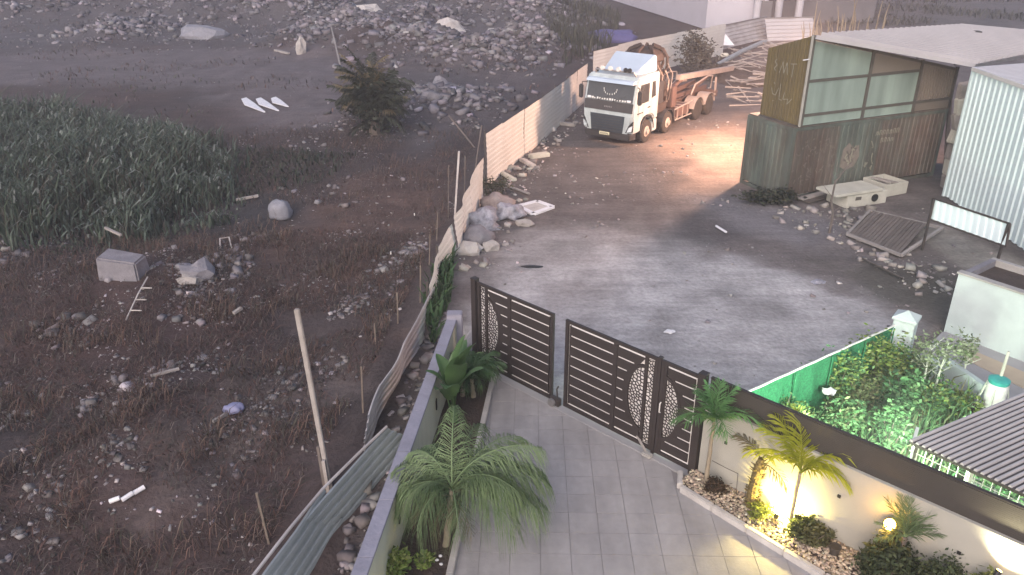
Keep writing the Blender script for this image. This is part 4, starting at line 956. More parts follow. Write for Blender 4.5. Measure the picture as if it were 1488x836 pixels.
# graffiti on the long side: loose strokes
def strokes(par, origin, ux, uz, pl, w_, m_, off):
    """pl: list of polylines in local units"""
    for line in pl:
        mb = MB()
        for (a0, b0_), (a1, b1_) in zip(line, line[1:]):
            P = origin + ux * a0 + uz * b0_ + off; Q = origin + ux * a1 + uz * b1_ + off
            d = (Q - P); 
            if d.length < 1e-4: continue
            s_ = d.normalized().cross(off.normalized()) * w_ / 2
            mb.prism([P - s_, P + s_, Q + s_, Q - s_], [v + off.normalized() * 0.004 for v in (P - s_, P + s_, Q + s_, Q - s_)])
        mb.build('painted_stroke', m_, par, local=True)
rg = random.Random(21)
offy = Vector((0, -0.012, 0))
X_, Z_ = Vector((1, 0, 0)), Vector((0, 0, 1))
lt = []
for row, (zz_, n_) in enumerate(((1.95, 7), (1.66, 4))):
    for k in range(n_):
        x0 = 3.95 + k * 0.17 + row * 0.3; h_ = rg.uniform(.13, .2)
        lt += [[(x0, zz_), (x0 + .02, zz_ + h_), (x0 + .1, zz_ + h_ - .01), (x0 + .09, zz_ + .01)]]
strokes(CT, Vector((0, 0, 0)), X_, Z_, lt, 0.026, 'paint_mark', offy)
sc_ = []
for k in range(46):
    x0, z0 = rg.uniform(0.25, 2.0), rg.uniform(0.6, 2.2)
    l_ = [(x0, z0)]
    for _ in range(3): l_.append((l_[-1][0] + rg.uniform(-.05, .1), l_[-1][1] + rg.uniform(-.1, .09)))
    sc_.append(l_)
strokes(CT, Vector((0, 0, 0)), X_, Z_, sc_, 0.016, 'paint_faint', offy)
q = [(2.42, .95), (2.75, .8), (3.1, .9), (3.3, 1.25), (3.2, 1.7), (2.95, 1.62), (2.7, 1.82), (2.45, 1.6)]
MB().prism([(a_, -.016, b_) for a_, b_ in q], [(a_, -.012, b_) for a_, b_ in q]).build('painted_patch', 'paint_faint', CT, local=True)
for k in range(26):    # the two illegible tags
    x0, z0 = (2.5 + rg.uniform(0, .65), rg.uniform(.95, 1.65)) if k < 15 else (3.6 + rg.uniform(0, .5), rg.uniform(.8, 1.6))
    l_ = [(x0, z0)]
    for _ in range(3): l_.append((l_[-1][0] + rg.uniform(-.1, .12), l_[-1][1] + rg.uniform(-.16, .14)))
    strokes(CT, Vector((0, 0, 0)), X_, Z_, [l_], 0.05 if k % 3 else .03, 'paint_mark' if k % 2 else 'paint_dark', offy * (1.7 + .35 * (k % 4)))
# upper room
ux0 = 0.28; UR = thing('upper_room', 'olive tin upper room with greenish panels standing on the rusty container', 'shed', tuple(c2w(0, 0, CZ)), CA)
def up_(name, mb, m, par=None, **k): return mb.build(name, m, par or UR, local=True, **k)
ztl, ztr, zbk = 3.0, 1.52, 2.35     # heights above the container roof: front left, front right, back left
def ztop(x): return ztl + (ztr - ztl) * (x - ux0) / (CLN - ux0)
ew = MB(); nseg = 14
vs, prof_ = [], []
for i in range(nseg):
    for e, a_ in ((0, 0), (.42, 0), (.5, .03), (.92, .03)): prof_.append((i + e, a_))
prof_.append((nseg, 0))
for (e, a_) in prof_:
    yv = 2.05 - 2.0 * e / nseg; zt = zbk + (ztl - zbk) * (e / nseg)
    vs += [(ux0 - a_, yv, 0.01), (ux0 - a_, yv, zt)]
ew.add(vs, [(2 * i, 2 * i + 2, 2 * i + 3, 2 * i + 1) for i in range(len(prof_) - 1)])
eo = up_('end_wall', ew, 'olive')
OX = Vector((-0.038, 0, 0)); YN = Vector((0, -1, 0))
sq = [[(0.5, 2.05), (0.42, 1.95), (0.55, 1.85), (0.42, 1.72), (0.5, 1.65)], [(0.7, 1.6), (0.82, 2.0), (0.92, 1.62), (1.02, 2.0), (1.1, 1.6)], [(1.2, 1.98), (1.5, 2.02)], [(1.34, 2.0), (1.33, 1.55)],
      [(0.42, 1.05), (0.5, 0.85), (0.66, 0.82), (0.78, 1.1)], [(0.55, .6), (0.6, .62)], [(0.85, 1.25), (0.86, 0.72), (1.0, .7)], [(1.1, 1.0), (1.05, .75), (1.3, .8), (1.28, .62), (1.5, .85)], [(0.5, 1.25), (0.56, 1.2)]]
strokes(eo, Vector((ux0, 2.05, 0)), YN, Z_, sq, 0.024, 'paint_mark', OX)
# front frame and panels
cols_x = [ux0, 3.1, 5.6, CLN]
def fbar(a_, b_, w_, name='frame_bar', m='frame_dark', y=0.02): return up_(name, MB().bar((a_[0], y, a_[1]), (b_[0], y, b_[1]), 0.06, w_), m)
up_('corner_post', MB().lohi((ux0 - .06, -.04, 0), (ux0 + .05, .06, ztl + .02)), 'frame_dark'); up_('corner_trim', MB().lohi((ux0 - .10, -.06, 0), (ux0 - .062, .02, ztl + .02)), 'frame_pale')
for x_ in cols_x[1:]: up_('frame_post', MB().lohi((x_ - .06, -.02, .0), (x_ + .06, .05, ztop(x_))), 'frame_dark')
fbar((ux0 + .051, 1.52), (5.54, 1.52), .09); fbar((ux0 + .051, 0.36), (CLN - .061, 0.36), .09)
fbar((ux0 + .051, ztl - .08), (CLN - .061, ztr - .08), .1, y=0.055)
for i in range(3):
    x0, x1 = cols_x[i] + .065, cols_x[i + 1] - .065
    up_('sill_panel', MB().lohi((x0, .015, 0.02), (x1, .04, 0.31)), 'panel_green' if i < 2 else 'panel_tan')
    if i < 2:
        up_('panel', MB().lohi((x0, .02, 0.41), (x1, .045, 1.47)), 'panel_green')
        p = [(x0, 1.57), (x1, 1.57), (x1, ztop(x1) - .14), (x0, ztop(x0) - .14)]
        up_('panel', MB().prism([(a_, .02, b_) for a_, b_ in p], [(a_, .045, b_) for a_, b_ in p]), 'panel_green' if i == 0 else 'panel_tan')
    else:
        mb = MB(); nn = 14; vs = []
        pr = []
        for k in range(nn): pr += [(k, 0), (k + .45, 0), (k + .5, .03), (k + .95, .03)]
        pr.append((nn, 0))
        for e, a_ in pr:
            xx = x0 + (x1 - x0) * e / nn; vs += [(xx, .05 - a_, .41), (xx, .05 - a_, ztop(xx) - .14)]
        mb.add(vs, [(2 * k, 2 * k + 2, 2 * k + 3, 2 * k + 1) for k in range(len(pr) - 1)]); up_('corrugated_panel', mb, 'panel_tan')
up_('back_wall', MB().prism([(ux0, 2.06, 0), (CLN, 2.06, 0), (CLN, 2.06, 1.4), (ux0, 2.06, zbk)], [(ux0, 2.1, 0), (CLN, 2.1, 0), (CLN, 2.1, 1.4), (ux0, 2.1, zbk)]), 'olive')
up_('rod', MB().bar((ux0 - .35, -.02, ztl - .75), (ux0 - .06, -.02, ztl - .73), .03), 'sheet_bright')
# the wide sheet roof
A = c2w(ux0 - .15, -.25, CZ + ztl + .04); B_ = G(1416, 94, 4.52); C = G(1396, 38.5, 5.3); D = G(1603, 57, 4.6)
RT = thing('sheet_roof', 'wide pale sloping sheet roof over the upper room and the white shed', 'roof', tuple(A))
mb = MB(); nw = 26; pr = []
for k in range(nw): pr += [(k / nw, 0), ((k + .6) / nw, 0), ((k + .7) / nw, .11), ((k + .9) / nw, .11)]
pr.append((1, 0)); vs = []
for (e, a_) in pr:
    p, q = A.lerp(C, e), B_.lerp(D, e)
    for v in range(5): vs.append(p.lerp(q, v / 4) + Vector((0, 0, a_)))
mb.add(vs, [(i * 5 + v, (i + 1) * 5 + v, (i + 1) * 5 + v + 1, i * 5 + v + 1) for i in range(len(pr) - 1) for v in range(4)])
mb.build('sheeting', 'roof_sheet', RT)
MB().bar(A + Vector((-.02, -.02, -.03)), B_ + Vector((0, -.02, -.03)), .05, .13).build('edge_trim', 'roof_sheet', RT)
MB().bar(B_ + Vector((0, 0, -.05)), B_.lerp(D, .9) + Vector((0, 0, -.05)), .08, .12).build('eave_trim', 'steel', RT)
for e in (.15, .4, .65, .9):
    MB().bar(A.lerp(B_, e) + Vector((0, .3, -.12)), C.lerp(D, e) + Vector((0, 0, -.12)), .06, .1).build('purlin', 'frame_dark', RT)
MB().lathe(G(1418, 47, 5.2), [(.22, -.05), (.22, .03), (.1, .06)], 10).build('roof_vent', 'frame_dark', RT)
# white corrugated shed
W0 = Vector((15.72, 27.61, 0)); W1 = Vector((15.45, 19.0, 0))
WS = thing('white_shed', 'tall pale blue white corrugated metal shed at the right edge', 'shed', tuple(W0))
MB().corr(W0 + Vector((0, 0, .05)), W1 - W0, (0, 0, 4.45), 27, 0.05).build('wall', 'white_sheet', WS)
MB().corr(W0 + Vector((.05, 0, .05)), (7, 0.9, 0), (0, 0, 4.45), 30, 0.045).build('wall', 'white_sheet', WS)
MB().bar(W0 + Vector((-.03, 0, 0)), W0 + Vector((-.03, 0, 4.5)), .09).build('corner_trim', 'white_sheet', WS)
MB().corr(W0 + Vector((-.1, .1, 4.53)), W1 - W0, (7, 0.9, .35), 44, 0.05).build('roof', 'shed_roof', WS)
MB().bar(W0 + Vector((-.06, 0, 4.52)), W1 + Vector((-.06, 0, 4.52)), .1, .12).build('eave_trim', 'pale_metal', WS)
# things hung in the slot between container and shed
rg = random.Random(8)
for k in range(7):
    p = AY(1398 + 5 - k * 4, 132 + k * 22, 28.6)
    tag(MB().box(p, (0.5, 0.3, 0.6), m=Matrix.Rotation(rg.uniform(-.3, .3), 3, 'Y') @ Matrix.Rotation(rg.uniform(-.3, .3), 3, 'X')).build('stacked_bale', 'concrete_pale' if k % 2 else 'wood_pale', bevel=.03), 'pale bale stacked in the slot between container and white shed', 'bale', 'bales stacked beside the white shed')
tag(MB().bar(G(1372, 262, 0), G(1384, 100, 3.9), .12).build('timber_prop', 'wood'), 'thin dark timber leaning at the far end of the container', 'prop')
# raised corrugated panel on dark frame
z0 = 1.0; a, b = G(1351, 318, z0), G(1462, 358, z0); h_ = .62
RP = thing('raised_panel', 'narrow pale corrugated panel in a dark frame before the white shed', 'panel', (a.x, a.y, 0))
up2 = Vector((0.02, 0.12, h_))
MB().corr(a, b - a, up2, 11, .03).build('sheet', 'white_sheet', RP)
for p, q in ((a, b), (a + up2, b + up2), (a, a + up2), (b, b + up2)): MB().bar(p + Vector((-.02, -.03, 0)), q + Vector((-.02, -.03, 0)), .045).build('frame_bar', 'dark_metal', RP)
MB().bar((a.x - .04, a.y - .05, 0), a + Vector((-.04, -.05, h_)), .06).build('post', 'dark_metal', RP)
MB().bar((b.x - .04, b.y + .15, 0), b + Vector((-.04, .1, h_)), .06).build('post', 'dark_metal', RP)
# ---------------------------------------------------------------- things lying before the container
q = [G(1231, 343, .05), G(1309, 374, .05), G(1369, 334, .12), G(1264, 309, .12)]
PL = thing('slatted_grille', 'weathered wooden slatted panel lying flat on the yard', 'panel', tuple(q[0]))
for i in range(4): MB().bar(q[i] + Vector((0, 0, .06)), q[(i + 1) % 4] + Vector((0, 0, .06)), .09, .08).build('frame_bar', 'wood_pale', PL)
for i in range(1, 16):
    e = i / 16; MB().bar(q[0].lerp(q[1], e) + Vector((0, 0, .07)), q[3].lerp(q[2], e * .8 + .02) + Vector((0, 0, .07 + RG.uniform(0, .02))), .10, .03).build('slat', 'wood', PL)
def wbox(name, label, cat, fl, fr, depth, h_, m_, lid=None, hole=False, hollow=False):
    d = (fr - fl); L = d.length; ang = math.atan2(d.y, d.x)
    t = thing(name, label, cat, tuple(fl), ang)
    if not hollow: MB().lohi((0, 0, 0), (L, depth, h_)).build('body', m_, t, bevel=.02, local=True)
    else:
        w_ = .07
        MB().lohi((w_, w_, 0), (L - w_, depth - w_, .1)).build('floor', m_, t, local=True)
        for lo, hi in (((0, 0, 0), (L, w_, h_)), ((0, depth - w_, 0), (L, depth, h_)), ((0, w_ + .001, 0), (w_, depth - w_ - .001, h_)), ((L - w_, w_ + .001, 0), (L, depth - w_ - .001, h_))): MB().lohi(lo, hi).build('side', m_, t, bevel=.01, local=True)
    if lid: MB().lohi((lid[0], lid[1], h_ + .003), (lid[2], lid[3], h_ + .1)).build('lid', m_, t, bevel=.02, local=True)
    if hole: MB().lathe((L * .68, -.012, h_ * .55), [(.14, -.02), (.14, .02)], 16, Matrix.Rotation(R(90), 3, 'X')).build('hole', 'black', t, local=True); MB().lohi((L * .2, -.01, h_ * .55), (L * .34, .01, h_ * .8)).build('slot', 'paint_dark', t, local=True)
    return t
wbox('concrete_chamber', 'pale concrete box with a round hole lying before the container', 'concrete box', G(1229, 304), G(1287, 295), 1.0, .48, 'concrete_pale', lid=(-.55, -.04, 1.5, 1.0), hole=True)
bx = wbox('open_trough', 'open pale trough with debris standing behind the concrete box', 'trough', G(1286, 287), G(1317, 281), 1.1, .45, 'concrete_pale', hollow=True)
_o = G(1286, 287); _d = (G(1317, 281) - _o).normalized(); _n = Vector((-_d.y, _d.x, 0)); _L = (G(1317, 281) - _o).length
for k in range(4): tag(MB().bar(_o + _d * (_L * RG.uniform(.2, .8)) + _n * .15 + Vector((0, 0, .3 + .052 * k)), _o + _d * (_L * RG.uniform(.2, .8)) + _n * .95 + Vector((0, 0, .3 + .052 * k)), .07, .05).build('short_board', 'wood_pale'), 'short pale board lying inside the open trough', 'board', 'boards in the trough')
p0, p1, p2, p3 = G(1139, 287), G(1171, 296), G(1216, 284), G(1184, 274)
for k, lab in enumerate(('rearmost weathered plank of the flat row left of the concrete box', 'second plank from the back in the flat row by the concrete box', 'middle plank of the flat row by the concrete box', 'second plank from the front in the flat row by the concrete box', 'front plank of the flat row left of the concrete box')):
    e = 1 - k / 4.0; e = k / 4.0; tag(MB().bar(p3.lerp(p2, e) + Vector((0, 0, .07 + .06 * (k % 2))), p0.lerp(p1, e) + Vector((0, 0, .06 + .05 * (k % 2))), .24, .05).build('plank', 'wood_pale' if k % 2 else 'wood'), lab, 'plank', 'planks before the container')
# thin bare sapling
b_ = G(1205, 339); tr = thing('bare_sapling', 'thin bare forked sapling before the row of planks', 'tree', tuple(b_))
MB().tube([b_, b_ + Vector((.02, .0, .6)), b_ + Vector((-.12, 0, 1.1)), b_ + Vector((-.1, 0, 1.7)), b_ + Vector((.1, 0, 2.05)), b_ + Vector((.32, .05, 2.3))], [.05, .04, .035, .03, .02, .01], 7).build('trunk', 'wood', tr)
for z_, dx, dz in ((1.7, -.35, .5), (1.9, .5, .25), (1.2, -.6, .5), (2.0, -.1, .6), (.5, .4, .4)):
    MB().tube([b_ + Vector((-.1, 0, z_)), b_ + Vector((-.1 + dx * .5, .05, z_ + dz * .7)), b_ + Vector((-.1 + dx, .1, z_ + dz))], [.014, .008, .004], 5).build('branch', 'wood', tr)
# rubbish along the fence
def lump(name, label, cat, c, r, m_, seed, sub=3, amp=.35, flat=0.0):
    bm = bmesh.new(); bmesh.ops.create_icosphere(bm, subdivisions=sub, radius=1)
    for v in bm.verts:
        k = 1 + amp * noise.noise(v.co * 1.6 + Vector((seed, 0, 0))) + amp * .5 * noise.noise(v.co * 4 + Vector((seed, 3, 0)))
        v.co = Vector((v.co.x * r[0] * k, v.co.y * r[1] * k, max(v.co.z, -.4) * r[2] * k))
    me = bpy.data.meshes.new(name); bm.to_mesh(me); bm.free(); me.materials.append(M[m_])
    me.polygons.foreach_set('use_smooth', [sub > 2] * len(me.polygons))
    o = bpy.data.objects.new(name, me); COL.objects.link(o); o.location = c
    return tag(o, label, cat)
def at(px, py, dz=0.0): p = G(px, py); return (p.x, p.y, dz)
lump('rubbish_bag', 'brown bundled rubbish bag against the bend of the fence', 'bag', at(722, 308, .2), (.62, .45, .42), 'cloth_brown', 1)
lump('rubbish_bag', 'pale crumpled lilac bag right of the brown bundle', 'bag', at(739, 316, .15), (.5, .4, .38), 'cloth_pale', 2, amp=.6)
lump('rubbish_bag', 'pale crumpled sheet heap nearest the fence end', 'bag', at(697, 330, .15), (.65, .5, .45), 'cloth_pale', 3, amp=.65)
lump('rubbish_bag', 'dark grey slumped bag below the pale crumpled heap', 'bag', at(693, 352, .1), (.5, .45, .4), 'block_grey', 4, amp=.3)
lump('stone_block', 'pale squarish stone beside the dark slumped bag', 'stone', at(682, 368, .12), (.38, .3, .25), 'stone', 5, 2)
lump('stone_block', 'wedge shaped pale stone right of the slumped bag', 'stone', at(713, 362, .08), (.3, .22, .2), 'stone', 6, 2)
lump('stone_block', 'small ochre block lying below the white frame', 'stone', at(763, 327, .06), (.3, .22, .14), 'wood_pale', 7, 2)
WF = thing('picture_frame', 'white square frame lying flat on the dirt by the rubbish bags', 'frame', at(778, 301, .03))
q = [G(752, 300, .05), G(775, 311, .05), G(803, 301, .05), G(781, 293, .05)]
for i in range(4): MB().bar(q[i], q[(i + 1) % 4], .2, .06).build('frame_bar', 'sheet_bright', WF)
MB().prism([v - Vector((0, 0, .02)) for v in q], [v + Vector((0, 0, .012)) for v in q]).build('board', 'stone', WF)
for (ax, ay, bx, by, w_, m_, lab) in [(722, 247, 748, 262, .22, 'concrete_pale', 'pale slab lying below the fence bend'), (738, 240, 757, 246, .16, 'stone', 'short pale slab above the longer slab'), (770, 228, 797, 224, .34, 'concrete_pale', 'pale concrete post stub lying by the fence'),
                                    (758, 232, 776, 242, .25, 'stone', 'rough pale stone slab left of the post stub'), (742, 272, 770, 282, .12, 'wood_pale', 'broken pale boards below the slabs'), (803, 178, 836, 182, .28, 'stone', 'pale rounded log lying left of the truck'),
                                    (1040, 328, 1056, 338, .1, 'sheet_bright', 'small white strip lying in the middle of the yard'), (1246, 372, 1312, 405, .08, 'wood', 'thin dark batten lying before the slatted panel')]:
    p, q_ = G(ax, ay, .08), G(bx, by, .08)
    tag(MB().bar(p, q_, w_, w_ * .55).build('slab' if 'slab' in lab else 'debris', m_, bevel=.03), lab, 'debris')
lump('plastic_scrap', 'crumpled white plastic scrap on the concrete apron', 'litter', at(973, 483, .02), (.13, .09, .05), 'sheet_bright', 11, 2, .6)
lump('plastic_scrap', 'crumpled pale scrap on the apron edge near the dark soil', 'litter', at(1189, 411, .02), (.2, .14, .07), 'cloth_pale', 12, 2, .6)
lump('dark_rag', 'dark flat rag on the dirt above the gate', 'litter', at(772, 388, .01), (.3, .12, .03), 'black', 13, 2, .5)
# ================================================================== courtyard on the right
cs = [(8.95, 15.55), (10.55, 17.2), (15.2, 17.3), (15.2, 8.2), (6.0, 8.6), (6.9, 10.9)]
structure(MB().prism([(x, y, -.2) for x, y in cs], [(x, y, -.02) for x, y in cs]).build('courtyard_slab', 'slab'))
gp_ = [(3.75, 11.85), (4.4, 12.5), (8.75, 15.6), (9.75, 14.0), (7.6, 10.4), (6.4, 8.7)]
structure(MB().prism([(x, y, -.2) for x, y in gp_], [(x, y, .0) for x, y in gp_]).build('garden_soil', 'soil'))
sp2 = [G(1405, 505), G(1488, 540), G(1530, 545), G(1530, 585), G(1450, 545), G(1400, 520)]
structure(MB().prism([(p.x, p.y, -.019) for p in sp2], [(p.x, p.y, -.008) for p in sp2]).build('tan_paving', 'slab_tan'))
f0, f1 = Vector((10.61, 17.25, 0)), Vector((11.7, 15.75, 0)); fd = (f1 - f0).normalized(); fb = Vector((-fd.y, fd.x, 0)); 
if fb.x < 0: fb = -fb
TK = thing('water_tank', 'low white rendered concrete tank with a dark sunken top', 'tank', tuple(f0), math.atan2(fd.y, fd.x))
Lk, dk, hk = 4.6, 1.7, 1.52
for nm, lo, hi, m_ in (('front_wall', (0, 0, -.1), (Lk, .14, hk), 'white_plaster'), ('back_wall', (0, dk - .14, -.1), (Lk, dk, hk), 'concrete'), ('end_wall', (0, .141, -.1), (.14, dk - .141, hk), 'block_grey'), ('end_wall', (Lk - .14, .141, -.1), (Lk, dk - .141, hk), 'concrete'), ('top', (.141, .141, .8), (Lk - .141, dk - .141, hk - .16), 'soil')):
    MB().lohi(lo, hi).build(nm, m_, TK, local=True)
MB().lohi((-.03, -.03, hk + .002), (Lk + .03, .17, hk + .05)).build('coping', 'concrete', TK, local=True)
MB().tube([(-.05, .5, .1), (-.12, .5, .5), (-.06, .5, .62)], .03, 6).build('hose_loop', 'concrete_pale', TK, local=True)
p = G(1301, 533); PR = thing('white_pillar', 'white square pillar with a pointed cap at the end of the green netting', 'pillar', tuple(p), R(-38))
MB().lohi((-.22, -.2, -.1), (.22, .2, 1.22)).build('shaft', 'white_plaster', PR, bevel=.015, local=True)
MB().add([(-.25, -.23, 1.222), (.25, -.23, 1.222), (.25, .23, 1.222), (-.25, .23, 1.222), (-.25, -.23, 1.28), (.25, -.23, 1.28), (.25, .23, 1.28), (-.25, .23, 1.28), (0, 0, 1.42)],
         [(3, 2, 1, 0), (0, 1, 5, 4), (1, 2, 6, 5), (2, 3, 7, 6), (3, 0, 4, 7), (4, 5, 8), (5, 6, 8), (6, 7, 8), (7, 4, 8)]).build('cap', 'white_plaster', PR, local=True)
for z_, w_ in ((.98, .12), (.8, .07), (.72, .1), (.55, .06)): MB().lohi((.0, -.206, z_), (w_, -.202, z_ + .03)).build('mark', 'paint_dark', PR, local=True)
a, b = G(1366, 545), G(1421, 585); tag(MB().prism([(v.x, v.y, -.05) for v in (a, b, b + Vector((.12, .08, 0)), a + Vector((.12, .08, 0)))], [(v.x, v.y, .42) for v in (a, b, b + Vector((.12, .08, 0)), a + Vector((.12, .08, 0)))]).build('low_wall', 'white_plaster', bevel=.01), 'short low white wall between the bushes and the drum', 'wall')
a, b = G(1333, 545), G(1358, 552); tag(MB().prism([(v.x, v.y, -.05) for v in (a, b, b + Vector((.1, .14, 0)), a + Vector((.1, .14, 0)))], [(v.x, v.y, .45) for v in (a, b, b + Vector((.1, .14, 0)), a + Vector((.1, .14, 0)))]).build('low_wall', 'white_plaster', bevel=.01), 'stub of low white wall beside the pillar foot', 'wall')
p = G(1438, 600); DR = thing('white_drum', 'white plastic drum with a teal lid beside the striped roof', 'drum', tuple(p))
MB().lathe(p, [(.17, 0), (.2, .1), (.2, .62), (.17, .72)], 16).build('body', 'plastic_white', DR, smooth=True)
MB().lathe(p, [(.19, .722), (.2, .80), (.12, .82)], 16).build('lid', 'teal', DR)
for a_ in range(5): MB().tube([p + Vector((.22 * math.cos(a_), .22 * math.sin(a_), .65)), p + Vector((.3 * math.cos(a_), .3 * math.sin(a_), .3)), p + Vector((.3 * math.cos(a_ + .5), .3 * math.sin(a_ + .5), .0))], .015, 5).build('rope', 'lattice', DR)
MB().tube([p + Vector((.08, .1, .82)), p + Vector((.12, .15, 1.35))], .03, 6).build('pipe', 'concrete_pale', DR)
# pergola roof: lit ridges and shaded valleys coloured in as stripes
zp = 2.02; a, b, c = G(1319, 641, zp), G(1488, 576, zp), G(1488, 719, zp)
PV = thing('striped_canopy', 'corrugated canopy roof striped by painted shade with a lattice front behind the drive wall', 'canopy', (a.x, a.y, 0))
U = (c - a) * 1.6; V = (b - a) * 1.5 + Vector((0, 0, .12))
MB().prism([a, a + U, a + U + V, a + V], [v + Vector((0, 0, .012)) for v in (a, a + U, a + U + V, a + V)]).build('roof_sheet', 'pergola_shade', PV)
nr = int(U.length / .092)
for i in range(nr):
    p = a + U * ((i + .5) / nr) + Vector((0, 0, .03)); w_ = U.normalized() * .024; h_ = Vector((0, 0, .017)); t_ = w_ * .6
    MB().prism([p - w_ - h_, p + w_ - h_, p + t_ + h_, p - t_ + h_], [v + V for v in (p - w_ - h_, p + w_ - h_, p + t_ + h_, p - t_ + h_)]).build('rib', 'pergola_lit', PV)
Un, Vn = U.normalized(), V.normalized()
MB().bar(a + Vn * .12 - Vector((0, 0, .06)), a + U + Vn * .12 - Vector((0, 0, .06)), .06, .08).build('beam', 'frame_dark', PV)
for i in range(4):
    p = a + Un * (.06 + i * U.length / 3.2) + Vn * .12; MB().bar((p.x, p.y, 0), (p.x, p.y, zp - .1), .06).build('post', 'frame_dark' if i == 0 else 'lattice', PV)
for z_ in (.8, 1.15, 1.5, 1.8): p, q = a + Vn * .12, a + U + Vn * .12; MB().bar((p.x, p.y, z_), (q.x, q.y, z_), .01, .012).build('lattice_bar', 'lattice', PV)
for i in range(1, 22):
    p = a + U * (i / 22) + Vn * .105; MB().bar((p.x, p.y, .5), (p.x, p.y, zp - .1), .009, .012).build('lattice_bar', 'lattice', PV)
# green shade net
n0, n1 = G(1086, 571, 1.45), G(1300, 474, 1.25)
GN = thing('shade_net', 'bright green shade netting fence between the yard and the garden', 'fence', (n0.x, n0.y, 0))
ns = 44; vs = []
for i in range(ns + 1):
    e = i / ns; p = n0.lerp(n1, e)
    for j in range(7):
        f_ = j / 6; w_ = .035 * math.sin(i * 1.3) * (1 - abs(f_ - .4)) + .05 * noise.noise((i * .3, j * .5, 2))
        tz = p.z - .015 * math.sin(math.pi * (e * 5 % 1))
        vs.append((p.x - .6 * w_, p.y + .8 * w_, .02 + (tz - .02) * f_))
MB().add(vs, [(i * 7 + j, (i + 1) * 7 + j, (i + 1) * 7 + j + 1, i * 7 + j + 1) for i in range(ns) for j in range(6)]).build('net', 'net_green', GN, smooth=True)
MB().tube([n0.lerp(n1, i / 12) + Vector((0, 0, .02 - .01 * (i % 2))) for i in range(13)], .022, 6).build('top_rope', 'pale_metal', GN)
for e in (.02, .28, .52, .76, .98): p = n0.lerp(n1, e) + Vector((.03, -.05, 0)); MB().bar((p.x, p.y, -.1), (p.x, p.y, p.z), .022).build('post', 'net_green', GN)
# ================================================================== background
w0, w1 = Vector((12.2, 112, 0)), Vector((18.4, 79, 0)); w2 = Vector((22.9, 75.5, 0))
BD = thing('white_building', 'pale plastered building with round columns at the top of the picture', 'building', tuple(w1))
def wallq(a_, b_, th_, z0_, z1_): 
    d = (b_ - a_).normalized(); n_ = Vector((-d.y, d.x, 0)) * th_
    return MB().prism([(v.x, v.y, z0_) for v in (a_, b_, b_ + n_, a_ + n_)], [(v.x, v.y, z1_) for v in (a_, b_, b_ + n_, a_ + n_)])
wallq(w0, w1, .4, -.5, 9).build('wall', 'building_wall', BD)
wallq(w1, w2, .4, -.5, 9).build('wall', 'building_wall', BD)
wallq(w2 + Vector((.02, 3.5, 0)), w2 + Vector((12, 5, 0)), .4, -.5, 9).build('recessed_wall', 'building_dark', BD)
for (px, e) in ((1097, 0), (1128, 1), (1158, 2)):
    p = G(px, 40 - e * 2, .1); MB().lathe(p, [(.42, -.4), (.42, .1), (.34, .2), (.34, 8)], 14).build('column', 'column', BD, smooth=False)
p = G(1077, 48, .1); wallq(w2 + Vector((-.9, -.15, 0)), w2 + Vector((.3, -.7, 0)), .1, -.2, 2.4).build('door', 'building_dark', BD)
for e in (.18, .5, .8):
    c_ = w0.lerp(w1, e); d = (w1 - w0).normalized(); n_ = Vector((d.y, -d.x, 0))
    if n_.x > 0: n_ = -n_
    f_ = wallq(c_ + n_ * .03, c_ + d * 1.4 + n_ * .03, .05, 2.6, 4.2).build('window', 'building_dark', BD)
wallq(w1 + Vector((.4, -.35, 0)), w1 + Vector((1.3, -1.0, 0)), .05, 2.6, 3.9).build('window', 'truck_red', BD)
MB().prism([(v.x, v.y, 9.002) for v in (w0, w1, w2, w2 + Vector((12, 5, 0)), w0 + Vector((20, 4, 0)))], [(v.x, v.y, 9.3) for v in (w0, w1, w2, w2 + Vector((12, 5, 0)), w0 + Vector((20, 4, 0)))]).build('roof', 'column', BD)
a, b = Vector((62, 116, 1.2)), Vector((84, 108, 1.2)); FB = thing('far_house', 'pale low house wall at the far top right edge', 'house', tuple(a))
wallq(a, b, 5, 0, 5).build('wall', 'building_wall', FB)
for e in (.2, .5, .8): c_ = a.lerp(b, e) + Vector((-.03, -.1, 0)); wallq(c_, c_ + (b - a).normalized() * 1.5, .05, 1.8, 3.4).build('window', 'building_dark', FB)
wallq(a + Vector((-.3, -.3, 0)), b + Vector((.3, -.3, 0)), 5.6, 5.002, 5.3).build('roof', 'column', FB)
# wrecked sheets behind the truck
rg = random.Random(5)
for k, (x0, y0_, x1, y1_, h_, lab, m_) in enumerate([(1050, 72, 1118, 55, 1.6, 'left bluish wrecked sheet leaning behind the truck', 'fence_grey'), (1116, 60, 1186, 58, 1.7, 'right pale wrecked sheet leaning beside the shed', 'roof_sheet')]):
    a, b = G(x0, y0_), G(x1, y1_); t = thing('wrecked_sheet', lab, 'sheet', tuple(a))
    MB().corr(a, (-.2, .9, h_), b - a, 6, .05, True, 4, .15).build('sheet', m_, t)
    MB().bar(a + Vector((-.2, .9, h_)), b + Vector((-.2, .9, h_)), .07).build('rail', 'steel', t)
a, b = G(1040, 96, .4), G(1112, 60, 1.1); tag(MB().tube([a, a.lerp(b, .5) + Vector((0, 0, .1)), b], .16, 8).build('steel_pipe', 'sheet_teal'), 'long bluish pipe lying against the wrecked sheets', 'pipe')
a, b = G(1113, 60, 1.0), G(1135, 72, .3); tag(MB().tube([a, a.lerp(b, .5), b], .12, 8).build('steel_pipe', 'fence_grey'), 'short grey pipe fallen from the wrecked sheets', 'pipe')
tag(MB().tube([G(1046, 86, .1), G(1050, 80, .6), G(1056, 80, .6), G(1062, 88, .1)], .14, 8).build('bent_pipe', 'concrete_pale'), 'pale arched pipe piece on the ground behind the truck', 'pipe')
